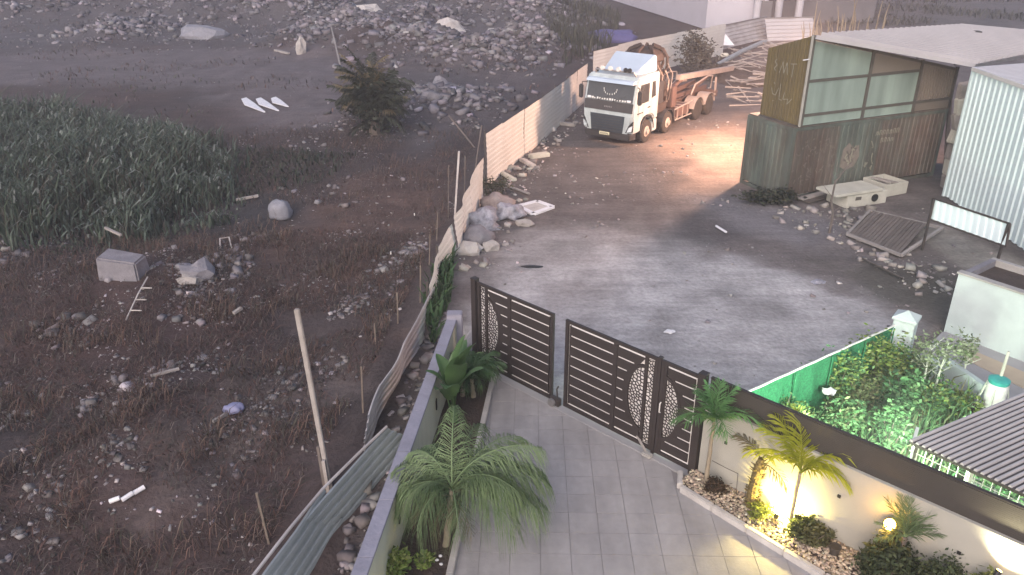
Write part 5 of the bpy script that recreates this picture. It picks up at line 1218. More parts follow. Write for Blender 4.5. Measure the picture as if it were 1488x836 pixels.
p = G(1050, 66, .3); tag(MB().prism([p + Vector(v) for v in ((-.5, 0, 0), (.9, 0, 0), (.2, .5, .8))], [p + Vector(v) for v in ((-.5, .15, .05), (.9, .15, .05), (.2, .6, .85))]).build('torn_sheet', 'sheet_bright'), 'torn white scrap of sheet beside the far fence end', 'scrap')
# timber heap lit by the yard lamp
th = MB()
for k in range(70):
    px = rg.uniform(1050, 1120); py = rg.uniform(80, 160) - (px - 1050) * .25 + 10
    p = G(px, py); L_ = rg.uniform(.7, 2.2); a_ = rg.uniform(-1.5, .5); z_ = rg.uniform(.0, .9)
    d = Vector((math.cos(a_), math.sin(a_), rg.uniform(-.4, .25))) * L_
    q = p + Vector((0, 0, z_ + .3)) + d; q.z = max(q.z, .05)
    th.tube([p + Vector((0, 0, z_ + .3)), q], [rg.uniform(.025, .07), .02], 5)
tag(th.build('branch_heap', 'wood_pale'), 'heap of broken branches and laths beside the olive upper room', 'branches', None, 'stuff')
lump('earth_mound', 'low brown earth mound under the broken branches', 'earth mound', tuple(G(1085, 110)), (3.2, 3.8, .55), 'soil', 9, 4, .3)
# things in the waste ground
for (x0, y0_, x1, y1_, lab) in ((354, 146, 384, 165, 'left torn white board of the three on the bare bank'), (375, 146, 404, 163, 'middle torn white board of the three on the bare bank'), (397, 145, 418, 157, 'right and smallest torn white board on the bare bank')):
    a, b = gz(x0, y0_, .06), gz(x1, y1_, .04); s_ = Vector((.2, .14, .0)); m_ = a.lerp(b, .35)
    q = [a - s_ * .5, m_ - s_ * 1.1 + Vector((0, -.25, 0)), b - s_ * .45 + Vector((.05, .1, 0)), b + s_ * .3, m_ + s_ * .9, a + s_ * .6 + Vector((0, .1, .03))]
    tag(MB().prism(q, [v + Vector((0, 0, .05)) for v in q]).build('white_board', 'sheet_bright'), lab, 'board', 'torn white boards')
p = gz(182, 398); BK = thing('concrete_block', 'big rough grey concrete block below the reed bed', 'block', tuple(p), R(-6))
MB().hexa([(-.62, -.4, -.2), (.62, -.4, -.2), (.6, .4, -.2), (-.62, .4, -.2), (-.58, -.36, .62), (.6, -.36, .5), (.52, .38, .48), (-.6, .36, .66)]).build('body', 'block_grey', BK, bevel=.05, local=True)
tag(MB().bar(gz(160, 362, .75), gz(182, 369, .65), .07).build('batten', 'wood_pale'), 'pale batten lying across the top of the grey block', 'batten')
lump('grey_sack', 'grey blue plastic sack lying upright near the reeds', 'sack', gz(408, 317, .22), (.42, .3, .5), 'sack_grey', 17, 3, .3)
lump('blue_bag', 'pale blue plastic bag lying on the stony bank', 'bag', gz(341, 600, .1), (.22, .15, .13), 'bag_blue', 18, 3, .3)
tag(MB().bar(gz(310, 616, .06), gz(330, 605, .06), .06).build('stick', 'wood_pale'), 'pale stick lying left of the blue bag', 'stick')
for (x0, y0_, x1, y1_, lab) in ((160, 732, 175, 728, 'left white pipe piece of the broken three'), (178, 730, 194, 721, 'middle white pipe piece of the broken three'), (195, 720, 211, 712, 'right white pipe piece of the broken three')):
    tag(MB().tube([gz(x0, y0_, .05), gz(x1, y1_, .07)], .045, 8).build('pipe_piece', 'sheet_bright'), lab, 'pipe', 'broken white pipe pieces')
LD = thing('broken_ladder', 'thin broken ladder lying in the red weeds', 'ladder', tuple(gz(205, 455)))
a, b, c = gz(184, 470, .1), gz(205, 443, .35), gz(219, 424, .45); MB().tube([a, b, c], .02, 5).build('rail', 'stone', LD)
for e in (.35, .75, 1.2): p = a.lerp(b, e); MB().tube([p, p + Vector((.32, -.05, .02))], .018, 5).build('rung', 'stone', LD)
for (x, y, r, s, lab, m_) in ((290, 400, (.5, .4, .32), 31, 'rounded grey boulder right of the big block', 'block_grey'), (275, 410, (.35, .2, .2), 32, 'broken pale stone before the grey boulder', 'stone'), (525, 20, (2.2, 1.4, .6), 33, 'pale broken slab on the far rubble slope', 'stone'),
                           (650, 15, (1.5, 1.1, .9), 34, 'big pale boulder on the farthest rubble heap', 'stone'), (718, 60, (.9, .7, .8), 35, 'pale squarish boulder on the heap behind the fence', 'stone'), (436, 62, (.4, .4, .9), 36, 'upright pale stone at the bank edge', 'stone'),
                           (640, 128, (.6, .5, .5), 37, 'grey boulder on the slope right of the palm bush', 'block_grey'), (285, 5, (2.4, 1.2, .8), 38, 'pale blue grey sheet mound at the far top', 'sack_grey'), (380, 10, (1.8, 1.2, 1.2), 39, 'grey rounded heap piece at the far top', 'block_grey')):
    lump('boulder', lab, 'boulder', gz(x, y, r[2] * .3), r, m_, s, 2, .5)
for (x0, y0_, x1, y1_, w_, lab) in ((590, 140, 598, 158, .1, 'short leaning plank right of the palm bush'), (604, 125, 600, 145, .1, 'second leaning plank right of the palm bush'), (344, 294, 376, 290, .12, 'pale log lying below the low scrub'), (400, 75, 418, 62, .2, 'pale beam on the far bank'),
                                 (340, 460, 352, 455, .1, 'pale stick beside the dark weeds'), (220, 552, 262, 544, .07, 'long pale stick in the dark hollow'), (480, 30, 490, 50, .1, 'thin white branch on the far bank')):
    tag(MB().bar(gz(x0, y0_, .1), gz(x1, y1_, .15), w_, w_ * .7).build('timber', 'wood_pale'), lab, 'timber')
FR = thing('metal_hoop', 'small pale bent metal frame lying near the grey sack', 'frame', tuple(gz(328, 358)))
MB().tube([gz(320, 363, .04), gz(321, 355, .2), gz(334, 353, .2), gz(337, 362, .04)], .025, 6).build('tube', 'stone', FR)
t = thing('blue_tarp', 'dull blue tarpaulin heap behind the far end of the fence', 'tarpaulin', tuple(gz(888, 60)))
lump_o = lump('cover', None, None, (0, 0, 0), (2.2, 1.6, .9), 'blue_tarp', 41, 3, .4); lump_o.parent = t; lump_o.location = (0, 0, .2)
# ================================================================== plants
def frond(par, base, az, el, L, droop, nl, ll, lw, m_, rng, start=.12, hang=.35, stiff=.6):
    base = Vector(base); pts = [base.copy()]; dirs = []
    d0 = Vector((math.cos(az), math.sin(az), 0)); side = Vector((-d0.y, d0.x, 0)); N = 14; p = base.copy()
    for i in range(N):
        e = el - droop * ((i + .5) / N) ** 1.25
        d = d0 * math.cos(e) + Vector((0, 0, math.sin(e))); p = p + d * (L / N); pts.append(p.copy()); dirs.append(d)
    dirs.append(dirs[-1])
    mb = MB(); mb.tube(pts, [.014 * (1 - .8 * i / N) * (L / 1.3) ** .5 + .002 for i in range(N + 1)], 4, False)
    for k in range(nl):
        t_ = start + (1 - start) * (k + .5) / nl; f_ = t_ * N; i = min(N - 1, int(f_)); q = pts[i].lerp(pts[i + 1], f_ - i); d = dirs[i]
        upv = side.cross(d); 
        if upv.z < 0: upv = -upv
        ln = ll * (math.sin(math.pi * min(1, .12 + .88 * t_ ** .8) * .97) ** .6 + .12) * rng.uniform(.85, 1.12)
        for s_ in (-1, 1):
            if rng.random() < .07: continue
            fa = stiff + .5 * t_ + rng.uniform(-.22, .22)
            v = (side * s_ * math.cos(fa) + d * math.sin(fa) + upv * rng.uniform(.0, .3)).normalized()
            a = q; b = q + v * ln * .5; c = q + v * ln + Vector((0, 0, -1)) * ln * hang * rng.uniform(.7, 1.4)
            b = b + Vector((0, 0, -1)) * ln * hang * .18
            w_ = (d * .8 + upv * .25).normalized() * lw * .5
            mb.add([a - w_ * .5, a + w_ * .5, b + w_, b - w_, c], [(0, 1, 2, 3), (3, 2, 4)])
    return mb.build('frond', m_, par)
def palm(name, label, base, lean, h_, r_, fr, m_, tm='palm_bark', seed=1, nl=26, ll=.34, lw=.022, hang=.4):
    rng = random.Random(seed); base = Vector(base); t = thing(name, label, 'palm', tuple(base))
    top = base + Vector((lean[0], lean[1], h_))
    k = 7; pts = [base.lerp(top, i / k) + Vector((math.sin(i * 2.2) * .006, math.cos(i * 1.7) * .006, 0)) for i in range(k + 1)]
    MB().tube([base - Vector((0, 0, .15))] + pts, [r_ * 1.5] + [r_ * (1.35 - .55 * i / k) for i in range(k + 1)], 9).build('trunk', tm, t, smooth=True)
    for az, el, L, dr in fr:
        frond(t, top + Vector((0, 0, rng.uniform(-.04, .04))), R(az), R(el), L * rng.uniform(.95, 1.05), R(dr), nl, ll * (.7 + .3 * L), lw, m_, rng, hang=hang)
    return t
# big feathery palm in the left bed; crown about 1.35 m up
pb = G(648, 792, .08)
palm('feather_palm', 'big feathery palm with long drooping fronds over the left kerb', pb, (.12, .12, 0), 1.02, .045,
     [(0, 48, 1.75, 95), (18, 40, 1.7, 95), (-20, 42, 1.6, 95), (-42, 45, 1.45, 100), (40, 55, 1.6, 95), (70, 60, 1.4, 90), (115, 55, 1.2, 100), (160, 55, 1.15, 110), (195, 50, 1.0, 115), (240, 45, 1.1, 120), (280, 50, 1.15, 120), (90, 75, 1.4, 80), (330, 65, 1.5, 100), (8, 62, 1.7, 85), (-8, 30, 1.6, 85), (28, 28, 1.6, 80), (-30, 62, 1.4, 110), (55, 35, 1.4, 90), (140, 70, 1.1, 110), (178, 38, 1.1, 100), (215, 62, 1.0, 125)],
     'leaf_palm_grey', seed=4, nl=72, ll=.46, lw=.011, hang=1.1)
_bp = [o for o in bpy.data.objects if o.get('label', '').startswith('big feathery palm')][0]; _r = random.Random(44)
for az, L_ in ((-60, .8), (-110, .75), (35, .85), (200, .7)): frond(_bp, pb + Vector((.1, .1, .92)), R(az), R(15), L_, R(75), 34, .3, .014, 'leaf_dry', _r, hang=.9)
pb2 = G(700, 590, .08)
palm('feather_palm', 'smaller feathery palm close to the left gate post', (pb2.x - .42, pb2.y + .45, .08), (.02, .05, 0), .3, .04,
     [(a_, 60 + (a_ * 7) % 20, .8, 100) for a_ in range(0, 360, 33)], 'leaf_palm', seed=6, nl=30, ll=.32, lw=.018, hang=.55)
palm('feather_palm', 'bushy feathery palm between the broad leaved plant and the kerb', tuple(G(688, 575, .08)), (-.03, .02, 0), .4, .04,
     [(a_, 50 + (a_ * 11) % 30, .85, 95) for a_ in range(10, 370, 28)], 'leaf_palm', seed=7, nl=36, ll=.36, lw=.02, hang=.6)
# broad leaved plant
bn = G(660, 612, .08); BN = thing('broad_leaf_plant', 'broad leaved banana like plant against the left wall', 'plant', tuple(bn))
rng = random.Random(9)
def broad(par, base, az, el, L, W, bend, m_):
    base = Vector(base); d0 = Vector((math.cos(az), math.sin(az), 0)); side = Vector((-d0.y, d0.x, 0)); N = 12; p = base.copy(); vs = []; fs = []; stem = [p.copy()]
    for i in range(5):
        d = d0 * math.cos(el + .15) + Vector((0, 0, math.sin(el + .15))); p = p + d * (L * .09); stem.append(p.copy())
    for i in range(N + 1):
        e = el - bend * (i / N) ** 1.5; d = d0 * math.cos(e) + Vector((0, 0, math.sin(e))); up = side.cross(d)
        if up.z < 0: up = -up
        w_ = W * math.sin(math.pi * (.06 + .94 * i / N)) ** .65 if i < N else .004
        for s_ in (-1, -.5, 0, .5, 1): vs.append(p + side * s_ * w_ * (1 + .05 * math.sin(i * 3 + s_)) + up * (abs(s_) * w_ * .28))
        p = p + d * (L / N)
    for i in range(N):
        for j in range(4): fs.append((i * 5 + j, i * 5 + j + 1, (i + 1) * 5 + j + 1, (i + 1) * 5 + j))
    mb = MB(); mb.tube(stem, .018, 5, False); mb.add(vs, fs)
    return mb.build('leaf', m_, par, smooth=True)
for az, el, L, W, bd in ((-60, 78, 1.15, .2, 30), (-20, 66, .95, .17, 45), (60, 72, 1.05, .18, 40), (130, 70, .9, .15, 50), (200, 72, .85, .14, 50), (-110, 64, .8, .15, 50), (20, 84, 1.2, .17, 22)):
    broad(BN, bn + Vector((rng.uniform(-.06, .06), rng.uniform(-.06, .06), .22)), R(az), R(el), L, W, R(bd), 'leaf_banana')
for k in range(3): MB().tube([bn + Vector((.05 * k - .05, 0, -.05)), bn + Vector((.03 * k - .03, .01, .35))], .035, 6).build('stem', 'leaf_banana', BN)
def shrub(name, label, c, r, n, size, cols, m_='leaf_dark', clumps=14, cat='shrub', stem=True, stem_m='bark', **k):
    c = Vector(c); t = thing(name, label, cat, tuple(c))
    leaves((c.x, c.y, c.z + r[2]), r, n, size, 'foliage', m_, t, tuple(c), cols, clumps, **k)
    if stem:
        mb = MB()
        for i in range(5):
            a_ = i * 1.26; mb.tube([c - Vector((0, 0, .1)), c + Vector((r[0] * .3 * math.cos(a_), r[1] * .3 * math.sin(a_), r[2] * .8)), c + Vector((r[0] * .6 * math.cos(a_ + .3), r[1] * .6 * math.sin(a_ + .3), r[2] * 1.5))], [.02, .014, .005], 5)
        mb.build('stems', stem_m, t)
    return t
YG = [(.16, .23, .05), (.2, .27, .07), (.11, .17, .045), (.24, .28, .1)]
DG = [(.04, .055, .028), (.055, .075, .035), (.03, .04, .022), (.075, .09, .045)]
GG = [(.06, .15, .06), (.09, .2, .08), (.045, .1, .045), (.13, .24, .11), (.16, .26, .12)]
shrub('round_shrub', 'yellow green leafy shrub at the foot of the left wall', G(566, 838, .08), (.3, .28, .24), 900, .055, YG)
shrub('round_shrub', 'small yellow green shrub right of the wall shrub', G(615, 822, .08), (.16, .16, .13), 300, .045, YG)
shrub('round_shrub', 'dark green low shrub under the big feathery palm', G(642, 752, .08), (.26, .3, .22), 700, .05, [(.05, .1, .045), (.07, .13, .055), (.035, .06, .03)])
shrub('round_shrub', 'leafy mid green shrub against the wall behind the broad leaved plant', G(672, 560, .08), (.3, .35, .42), 1500, .06, [(.07, .13, .055), (.1, .17, .07), (.05, .09, .04)])
shrub('round_shrub', 'low leafy shrub beside the left gate post', G(702, 548, .08), (.22, .3, .28), 900, .055, [(.08, .14, .06), (.11, .18, .08), (.05, .085, .04)])
for az, el, L_, W_, bd in ((-75, 70, 1.2, .21, 45), (-40, 76, 1.3, .2, 35), (-95, 60, 1.0, .18, 55)): broad(BN, bn + Vector((.02, -.05, .3)), R(az), R(el), L_, W_, R(bd), 'leaf_banana')
# white pebbles in the left bed
for k, (x, y, lab) in enumerate(((640, 808, 'upper white pebble in the left bed'), (635, 814, 'middle white pebble in the left bed'), (641, 820, 'lower white pebble in the left bed'))):
    p = G(x, y, .12); lump('pebble', lab, 'pebble', tuple(p), (.03, .025, .02), 'sheet_bright', k + 60, 2, .2)
# right bed
palm('fan_palm', 'tall thin palm with fresh green crown beside the pedestrian gate', rbp(.42, .3), (.02, .04, 0), 1.38, .034,
     [(60, 86, .75, 12), (140, 80, .72, 18), (10, 78, .72, 30), (190, 76, .66, 40), (215, 60, .85, 90), (-30, 56, .9, 95), (180, 50, .8, 100), (20, 45, .9, 100), (100, 60, .7, 70), (-80, 50, .65, 100), (260, 55, .7, 90)],
     'leaf_bright', seed=14, nl=30, ll=.36, lw=.026, hang=.25)
palm('lit_palm', 'slender palm lit yellow by the spotlight before the drive wall', rbp(1.95, .22), (.04, .05, 0), 1.08, .032,
     [(150, 74, 1.0, 75), (168, 60, 1.0, 95), (125, 78, 1.0, 60), (65, 72, .95, 75), (25, 64, .95, 95), (-8, 56, .95, 110), (-35, 60, .85, 115), (95, 82, 1.0, 45), (345, 70, .95, 80)],
     'leaf_yellow', seed=15, nl=32, ll=.42, lw=.03, hang=.3)
st = rbp(1.24, .2); SP = thing('palm_stump', 'shaggy brown palm stump with one drooping frond left of the lit palm', 'palm stump', tuple(st))
MB().tube([st - Vector((0, 0, .1)), st + Vector((.01, 0, .4)), st + Vector((.05, .03, .8)), st + Vector((.07, .04, .98))], [.085, .095, .08, .045], 9).build('trunk', 'stump_bark', SP)
rng = random.Random(3)
frond(SP, st + Vector((.07, .04, .94)), R(-15), R(40), .85, R(85), 26, .3, .028, 'leaf_yellow', rng)
frond(SP, st + Vector((.07, .04, .94)), R(10), R(62), .75, R(85), 24, .28, .028, 'leaf_yellow', rng)
frond(SP, st + Vector((.07, .04, .94)), R(130), R(60), .6, R(80), 20, .28, .026, 'leaf_dry', rng)
frond(SP, st + Vector((.07, .04, .9)), R(-60), R(20), .7, R(80), 22, .26, .024, 'leaf_dry', rng)
mb = MB()
for k in range(80):
    z_ = rng.uniform(.05, .94); a_ = rng.uniform(0, 6.28); r_ = .09 - .02 * z_; c_ = st + Vector((.06 * z_, .03 * z_, z_)) + Vector((math.cos(a_), math.sin(a_), 0)) * r_
    mb.tube([c_, c_ + Vector((math.cos(a_), math.sin(a_), .6)) * .07], [.014, .003], 4)
mb.build('leaf_bases', 'stump_bark', SP)['kind'] = 'stuff'
shrub('round_shrub', 'dark reddish round bush at the foot of the gate side palm', rbp(.6, .28), (.2, .17, .15), 900, .035, [(.055, .035, .025), (.07, .045, .03), (.04, .03, .022)])
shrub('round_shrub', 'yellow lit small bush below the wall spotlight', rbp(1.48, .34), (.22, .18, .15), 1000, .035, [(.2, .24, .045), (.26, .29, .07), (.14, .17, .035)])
shrub('round_shrub', 'dark green bush at the foot of the lit palm', rbp(2.12, .28), (.25, .2, .2), 1300, .04, DG + [(.1, .12, .05)])
shrub('round_shrub', 'ragged olive bush between the lit palm and the pot', rbp(2.4, .24), (.27, .2, .16), 1100, .045, [(.1, .105, .05), (.075, .08, .04), (.13, .13, .07)])
shrub('round_shrub', 'broad dark bush below the bright bulb', rbp(3.55, .3), (.36, .26, .42), 3000, .045, DG)
shrub('round_shrub', 'ragged dark bush left of the broad bush', rbp(3.3, .34), (.24, .2, .3), 1100, .045, DG + [(.1, .1, .05)])
shrub('round_shrub', 'round clipped dark bush right of the bulb', rbp(4.2, .28), (.34, .27, .48), 3000, .035, DG)
shrub('round_shrub', 'small yellowish plant near the lower right wall light', rbp(4.7, .22), (.14, .14, .52), 500, .06, [(.16, .17, .06), (.1, .11, .045)])
cy = rbp(3.62, .2) + Vector((0, 0, .86)); CYP = thing('cycad', 'spiky grey green fan of fronds behind the bright bulb', 'palm', (cy.x, cy.y, .08))
rng = random.Random(31)
for az, el, L in ((100, 75, .62), (60, 70, .66), (30, 62, .6), (130, 65, .6), (5, 45, .55), (170, 40, .5), (190, 20, .5), (80, 85, .6), (-20, 35, .5), (-45, 60, .55), (-30, 75, .62), (150, 80, .6)): frond(CYP, cy, R(az), R(el), L, R(30), 30, .22, .016, 'leaf_palm_grey', rng, hang=.08)
MB().tube([Vector((cy.x, cy.y, .0)), cy], [.06, .04], 7).build('trunk', 'bark', CYP)
p = rbp(2.74, .28); PT = thing('plant_pot', 'dark plastic plant pot on the gravel by the drive wall', 'pot', tuple(p))
MB().lathe(p, [(.06, -.02), (.085, .15)], 14).build('body', 'pot', PT); MB().lathe(p, [(.093, .151), (.093, .17), (.076, .17), (.074, .155)], 14).build('rim', 'pot', PT)
gp2 = []
for _ in range(4600):
    s_ = RG.uniform(0, 5.4); o_ = RG.uniform(.01, .72)
    q = GATE1 + wd * s_ - wnv * o_
    if s_ < (K1 - GATE1).dot(wd):
        e = max(0, (s_ - (K0 - GATE1).dot(wd)) / ((K1 - K0).dot(wd))); w_ = abs((K0.lerp(K1, e) - GATE1).dot(wnv))
    else: w_ = abs((K1 - GATE1).dot(wnv))
    if o_ < w_ - .03: gp2.append((q.x, q.y, bedz(s_, 1 - o_ / w_) + .01))
chunks('bed_gravel', gp2, .02, .055, 'pale tan pebbles covering the right planting bed', 'gravel', col=(.42, .35, .27), power=1.3, var=.4)
# thin wire plant support
p = rbp(.85, .2); WR = thing('wire_support', 'thin bent wire plant support before the cream wall', 'wire frame', tuple(p))
MB().tube([p + Vector((-.3, .28, .55)), p + Vector((-.1, .15, .5)), p + Vector((.1, .05, .45)), p + Vector((.12, .04, 0))], .006, 5).build('wire', 'dark_metal', WR)
MB().tube([p + Vector((.2, -.2, 0)), p + Vector((.19, -.19, .42)), p + Vector((.27, -.29, .42)), p + Vector((.28, -.29, 0))], .006, 5).build('wire', 'dark_metal', WR)
# courtyard garden
def gw(px, py): return G(px, py, .0)
GARD = [('leafy yellow green shrub climbing near the pillar', (1285, 560), (.5, .4, .5), 1500, .06, GG + YG), ('bright green broad shrub in the middle of the garden', (1300, 610), (.45, .45, .6), 1500, .07, GG),
        ('green vine shrub against the left part of the netting', (1180, 590), (.35, .25, .55), 900, .05, GG + YG), ('tall pale green bush close to the screen', (1215, 640), (.55, .4, .5), 1500, .055, GG + [(.2, .24, .12)]),
        ('dense bush at the canopy corner', (1290, 665), (.4, .35, .6), 1300, .055, GG), ('yellowish bush right of the broad shrub', (1355, 605), (.45, .4, .4), 1200, .05, YG + GG),
        ('pale weedy bush at the pillar foot', (1335, 560), (.35, .3, .35), 700, .045, [(.2, .25, .14), (.12, .18, .08)]), ('olive tangle of stems before the net', (1250, 600), (.5, .4, .45), 1000, .05, [(.12, .14, .06), (.08, .1, .045), (.18, .17, .09)]),
        ('small bush below the low white wall', (1400, 600), (.3, .3, .25), 500, .05, YG), ('trailing green bush behind the lattice', (1400, 690), (.6, .5, .6), 1500, .06, GG), ('second green bush deeper behind the lattice', (1460, 720), (.6, .5, .6), 1300, .06, GG)]
for lab, (px, py), r, n, sz, cl in GARD: shrub('garden_bush', lab, gw(px, py), r, n, sz, cl, clumps=22, hollow=.2)
# vines hung on the net
for lab, e, w_ in (('olive climber over the right end of the netting', .86, .75), ('green climber over the middle of the netting', .6, .45), ('light green climber low on the left netting', .22, .5)):
    p = n0.lerp(n1, e); t = thing('net_climber', lab, 'climber', (p.x + .1, p.y - .15, 0))
    leaves((p.x + .08, p.y - .13, .75 if e > .3 else .5), (w_, .3, .62 if e > .3 else .4), 1300, .05, 'foliage', 'leaf_dark', t, (p.x + .1, p.y - .15, 0), GG + YG if e < .8 else YG + [(.1, .12, .05)], 18)
    MB().tube([(p.x + .1, p.y - .15, -.05), (p.x + .05, p.y - .12, .6), (p.x + .15, p.y - .1, 1.1)], [.015, .012, .005], 5).build('stem', 'bark', t)
pts = spread(2200, [(4.5, 11.9), (8.5, 15.2), (9.6, 14.0), (7.4, 10.6), (6.3, 9.4)], z=0.0)
blades('garden_weeds', pts, .15, .7, .03, .6, GG + [(.2, .24, .12), (.16, .15, .08)], 'tall green weeds filling the lit garden corner', 'weeds')
for lab, (px, py), h_, sp in (('pale thin young tree behind the garden bushes', (1338, 580), 1.25, .45), ('second pale sapling leaning right by the low wall', (1352, 585), 1.35, .5), ('small dry shrub by the white tank', (1398, 560), 0.9, .2)):
    p = gw(px, py); t = thing('young_tree', lab, 'tree', tuple(p)); rng = random.Random(px)
    top = p + Vector((.12 if 'right' in lab else -.02, .1, h_))
    MB().tube([p - Vector((0, 0, .1)), p.lerp(top, .5), top], [.025, .02, .008], 6).build('trunk', 'lattice', t)
    for k in range(6):
        s_ = p.lerp(top, rng.uniform(.45, .95)); MB().tube([s_, s_ + Vector((rng.uniform(-.25, .25), rng.uniform(-.2, .2), rng.uniform(.1, .3)))], [.01, .004], 4).build('branch', 'lattice', t)
    leaves((top.x, top.y, top.z - .1), (sp, sp * .8, .42), 330, .05, 'crown', 'leaf_dark', t, tuple(p), [(.2, .24, .15), (.14, .19, .09), (.26, .29, .2)], 14)
tag(lump('rag', 'pale cloth scrap among the weeds by the screen', 'litter', (G(1197, 612).x, G(1197, 612).y, .7), (.14, .1, .08), 'sheet_bright', 71, 2, .5), None)
# palm bush in the waste ground, bush behind truck, dead shrub
pp = gz(545, 195); PBsh = thing('palm_bush', 'dark bushy palm standing alone on the waste ground', 'palm', tuple(pp)); rng = random.Random(12)
for k in range(90):
    az = rng.uniform(0, 6.28); el = rng.uniform(.5, 1.52); L_ = rng.uniform(1.6, 2.5)
    frond(PBsh, pp + Vector((rng.uniform(-.35, .35), rng.uniform(-.35, .35), rng.uniform(.3, 2.2))), az, el, L_, rng.uniform(.6, 1.7), 20, .6, .08, 'leaf_deep' if k % 5 else 'leaf_dry', rng, hang=.5)
leaves((pp.x, pp.y, pp.z + 1.7), (1.15, 1.15, 1.6), 2600, .16, 'skirt', 'leaf_deep', PBsh, tuple(pp), None, 40, hollow=.1)
MB().tube([pp - Vector((0, 0, .3)), pp + Vector((0, 0, 2.0))], [.3, .24], 8).build('trunk', 'bark', PBsh)
shrub('truck_side_bush', 'grey green bush growing behind the lorry crane', G(1005, 108), (1.3, 1.2, 1.3), 1700, .13, [(.085, .08, .065), (.06, .06, .05), (.12, .11, .09)], clumps=26)
shrub('truck_side_bush', 'low dark bush beside the fallen boom end', G(1022, 118), (1.3, .9, .6), 700, .12, [(.07, .065, .06), (.1, .09, .08)], clumps=14)
shrub('container_weeds', 'low dark green weeds at the corner of the container', G(1118, 297), (.9, .5, .3), 900, .09, [(.04, .045, .03), (.055, .05, .035), (.035, .035, .03)], clumps=16, stem=False, cat='weeds')
shrub('fence_shrub', 'dry brown shrub at the bend of the pale fence', G(715, 285), (.7, .6, .35), 500, .07, [(.09, .08, .055), (.06, .065, .045)], clumps=12)
# tall dry reeds behind the sheet roof
for k in range(44):
    px = 1178 + 2.9 * k + RG.uniform(-4, 4); p = G(px, 50, 3.0); p = Vector((p.x, p.y + RG.uniform(0, 2.5), .1))
    hh = 3.1 + RG.random() ** 2 * 1.1 + (1.4 * RG.random() if k % 7 == 0 else 0) - (.35 if k > 30 else 0)
    dx = RG.uniform(-.35, .3)
    tag(MB().tube([p, p + Vector((dx * .2, 0, hh * .6)), p + Vector((dx * .5, 0, hh * .85)), p + Vector((dx, 0, hh))], [.045, .045, .035, .012], 5).build('dry_cane', 'cane'), 'tall dry cane standing in the row behind the sheet roof', 'cane', 'dry canes behind the sheet roof')
# ================================================================== lamps
def spot(name, label, loc, aim, power, col, size, blend=.6, bulb='bulb_warm', r=.035, cat='lamp', point=False):
    loc = Vector(loc); aim = Vector(aim); t = thing(name, label, cat, tuple(loc)); d = (aim - loc).normalized()
    q = d.to_track_quat('Z', 'Y').to_matrix()
    MB().lathe(loc - d * .09, [(r * .6, -.02), (r * 1.15, .0), (r * 1.25, .085)], 14, q).build('housing', 'black', t)
    MB().lathe(loc - d * .004, [(r, 0), (r * .9, .008), (.002, .014)], 14, q).build('lens', bulb, t)
    MB().tube([loc - d * .08, loc - d * .08 - Vector((0, 0, .12))], .01, 6).build('stem', 'black', t)
    L = bpy.data.lights.new(name + '_light', 'POINT' if point else 'SPOT'); L.energy = power; L.color = col; L.shadow_soft_size = r
    if not point: L.spot_size = size; L.spot_blend = blend
    o = bpy.data.objects.new('light', L); COL.objects.link(o); o.parent = t; o.location = d * .03
    o.rotation_euler = d.to_track_quat('-Z', 'Y').to_euler()
    return t
def on_wall(s_, z, out): p = GATE1 + wd * s_ - wnv * out; return Vector((p.x, p.y, z))
spot('garden_spotlight', 'warm garden spotlight hidden in the plants under the lit palm', on_wall(1.74, .3, .24), on_wall(1.86, 1.0, .02), 170, (1.0, .78, .22), R(110), .9, point=True)
bl = spot('garden_spotlight', 'bright amber bulb glaring above the broad dark bush', on_wall(3.38, 1.04, .18), on_wall(3.3, 1.3, .5), 20, (1.0, .5, .06), R(150), .9, r=.085, point=True)
spot('garden_spotlight', 'white hot wall light at the lower right corner', on_wall(4.83, 1.12, .16), on_wall(4.9, 1.35, .0), 120, (1.0, .9, .55), R(150), .9)
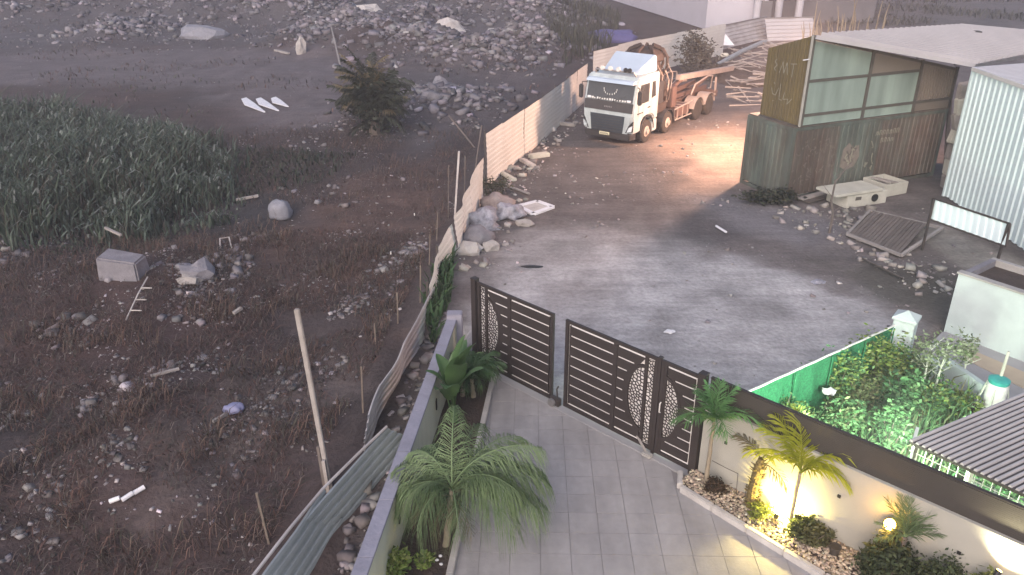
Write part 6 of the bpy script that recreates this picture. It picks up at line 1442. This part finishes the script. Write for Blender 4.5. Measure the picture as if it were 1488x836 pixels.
# added fill lamp at the canopy corner brightens the garden, no fixture known there
ca_ = G(1330, 640, 1.85); p = ca_ + Vector((-.03, .05, -.02))
t = thing('canopy_lamp', 'added cool white fill tube under the corner of the striped canopy', 'lamp', tuple(p))
MB().tube([p + Vector((-.02, -.1, 0)), p + Vector((.2, .25, 0))], .02, 8).build('tube', 'bulb_white', t); MB().bar(p + Vector((-.02, -.1, .04)), p + Vector((.2, .25, .04)), .05, .03).build('holder', 'pale_metal', t)
L = bpy.data.lights.new('canopy_light', 'POINT'); L.energy = 750; L.color = (.8, 1.0, .76); L.shadow_soft_size = .2
o = bpy.data.objects.new('light', L); COL.objects.link(o); o.parent = t; o.location = (-.05, .05, -.1)
p = G(1440, 672, 1.75) + Vector((.3, .3, 0)); t = thing('canopy_lamp', 'cool white tube lamp deeper under the striped canopy behind the lattice', 'lamp', tuple(p))
MB().tube([p + Vector((-.3, .3, 0)), p + Vector((.3, -.3, 0))], .025, 8).build('tube', 'bulb_white', t); MB().bar(p + Vector((-.32, .32, .05)), p + Vector((.32, -.32, .05)), .06, .03).build('holder', 'pale_metal', t)
L = bpy.data.lights.new('canopy_light', 'POINT'); L.energy = 110; L.color = (.78, 1.0, .76); L.shadow_soft_size = .2
o = bpy.data.objects.new('light', L); COL.objects.link(o); o.parent = t; o.location = (0, 0, -.12)
# yard lamp behind the container
yl = Vector((12.0, 33.2, 0)); YLp = thing('yard_lamp', 'orange floodlight on a post behind the container', 'lamp', tuple(yl))
MB().bar(yl, yl + Vector((0, 0, 3.9)), .07).build('post', 'dark_metal', YLp)
hd = yl + Vector((-.1, 0, 3.95)); MB().box(hd, (.12, .3, .2)).build('head', 'dark_metal', YLp)
MB().box(hd + Vector((-.067, 0, 0)), (.012, .26, .16)).build('lens', 'bulb_orange', YLp)
L = bpy.data.lights.new('yard_light', 'POINT'); L.energy = 4600; L.color = (1.0, .60, .41); L.shadow_soft_size = .4
o = bpy.data.objects.new('light', L); COL.objects.link(o); o.parent = YLp; o.location = tuple(hd + Vector((-.25, 0, .0)) - yl)
# ================================================================== haze
HZ = MB().lohi((-230, -6, -9), (230, 310, 14)).build('haze', 'ground'); HZ.data.materials.clear()
hm = bpy.data.materials.new('haze'); hm.use_nodes = True; hn = hm.node_tree.nodes; hn.remove(hn['Principled BSDF'])
pv = hn.new('ShaderNodeVolumePrincipled'); pv.inputs['Color'].default_value = (.86, .82, .88, 1); pv.inputs['Density'].default_value = .0019; pv.inputs['Anisotropy'].default_value = .2
hm.node_tree.links.new(pv.outputs[0], hn['Material Output'].inputs['Volume']); HZ.data.materials.append(hm)
tag(HZ, 'thin dusty dusk haze lying over the whole place', 'haze', None, 'stuff')
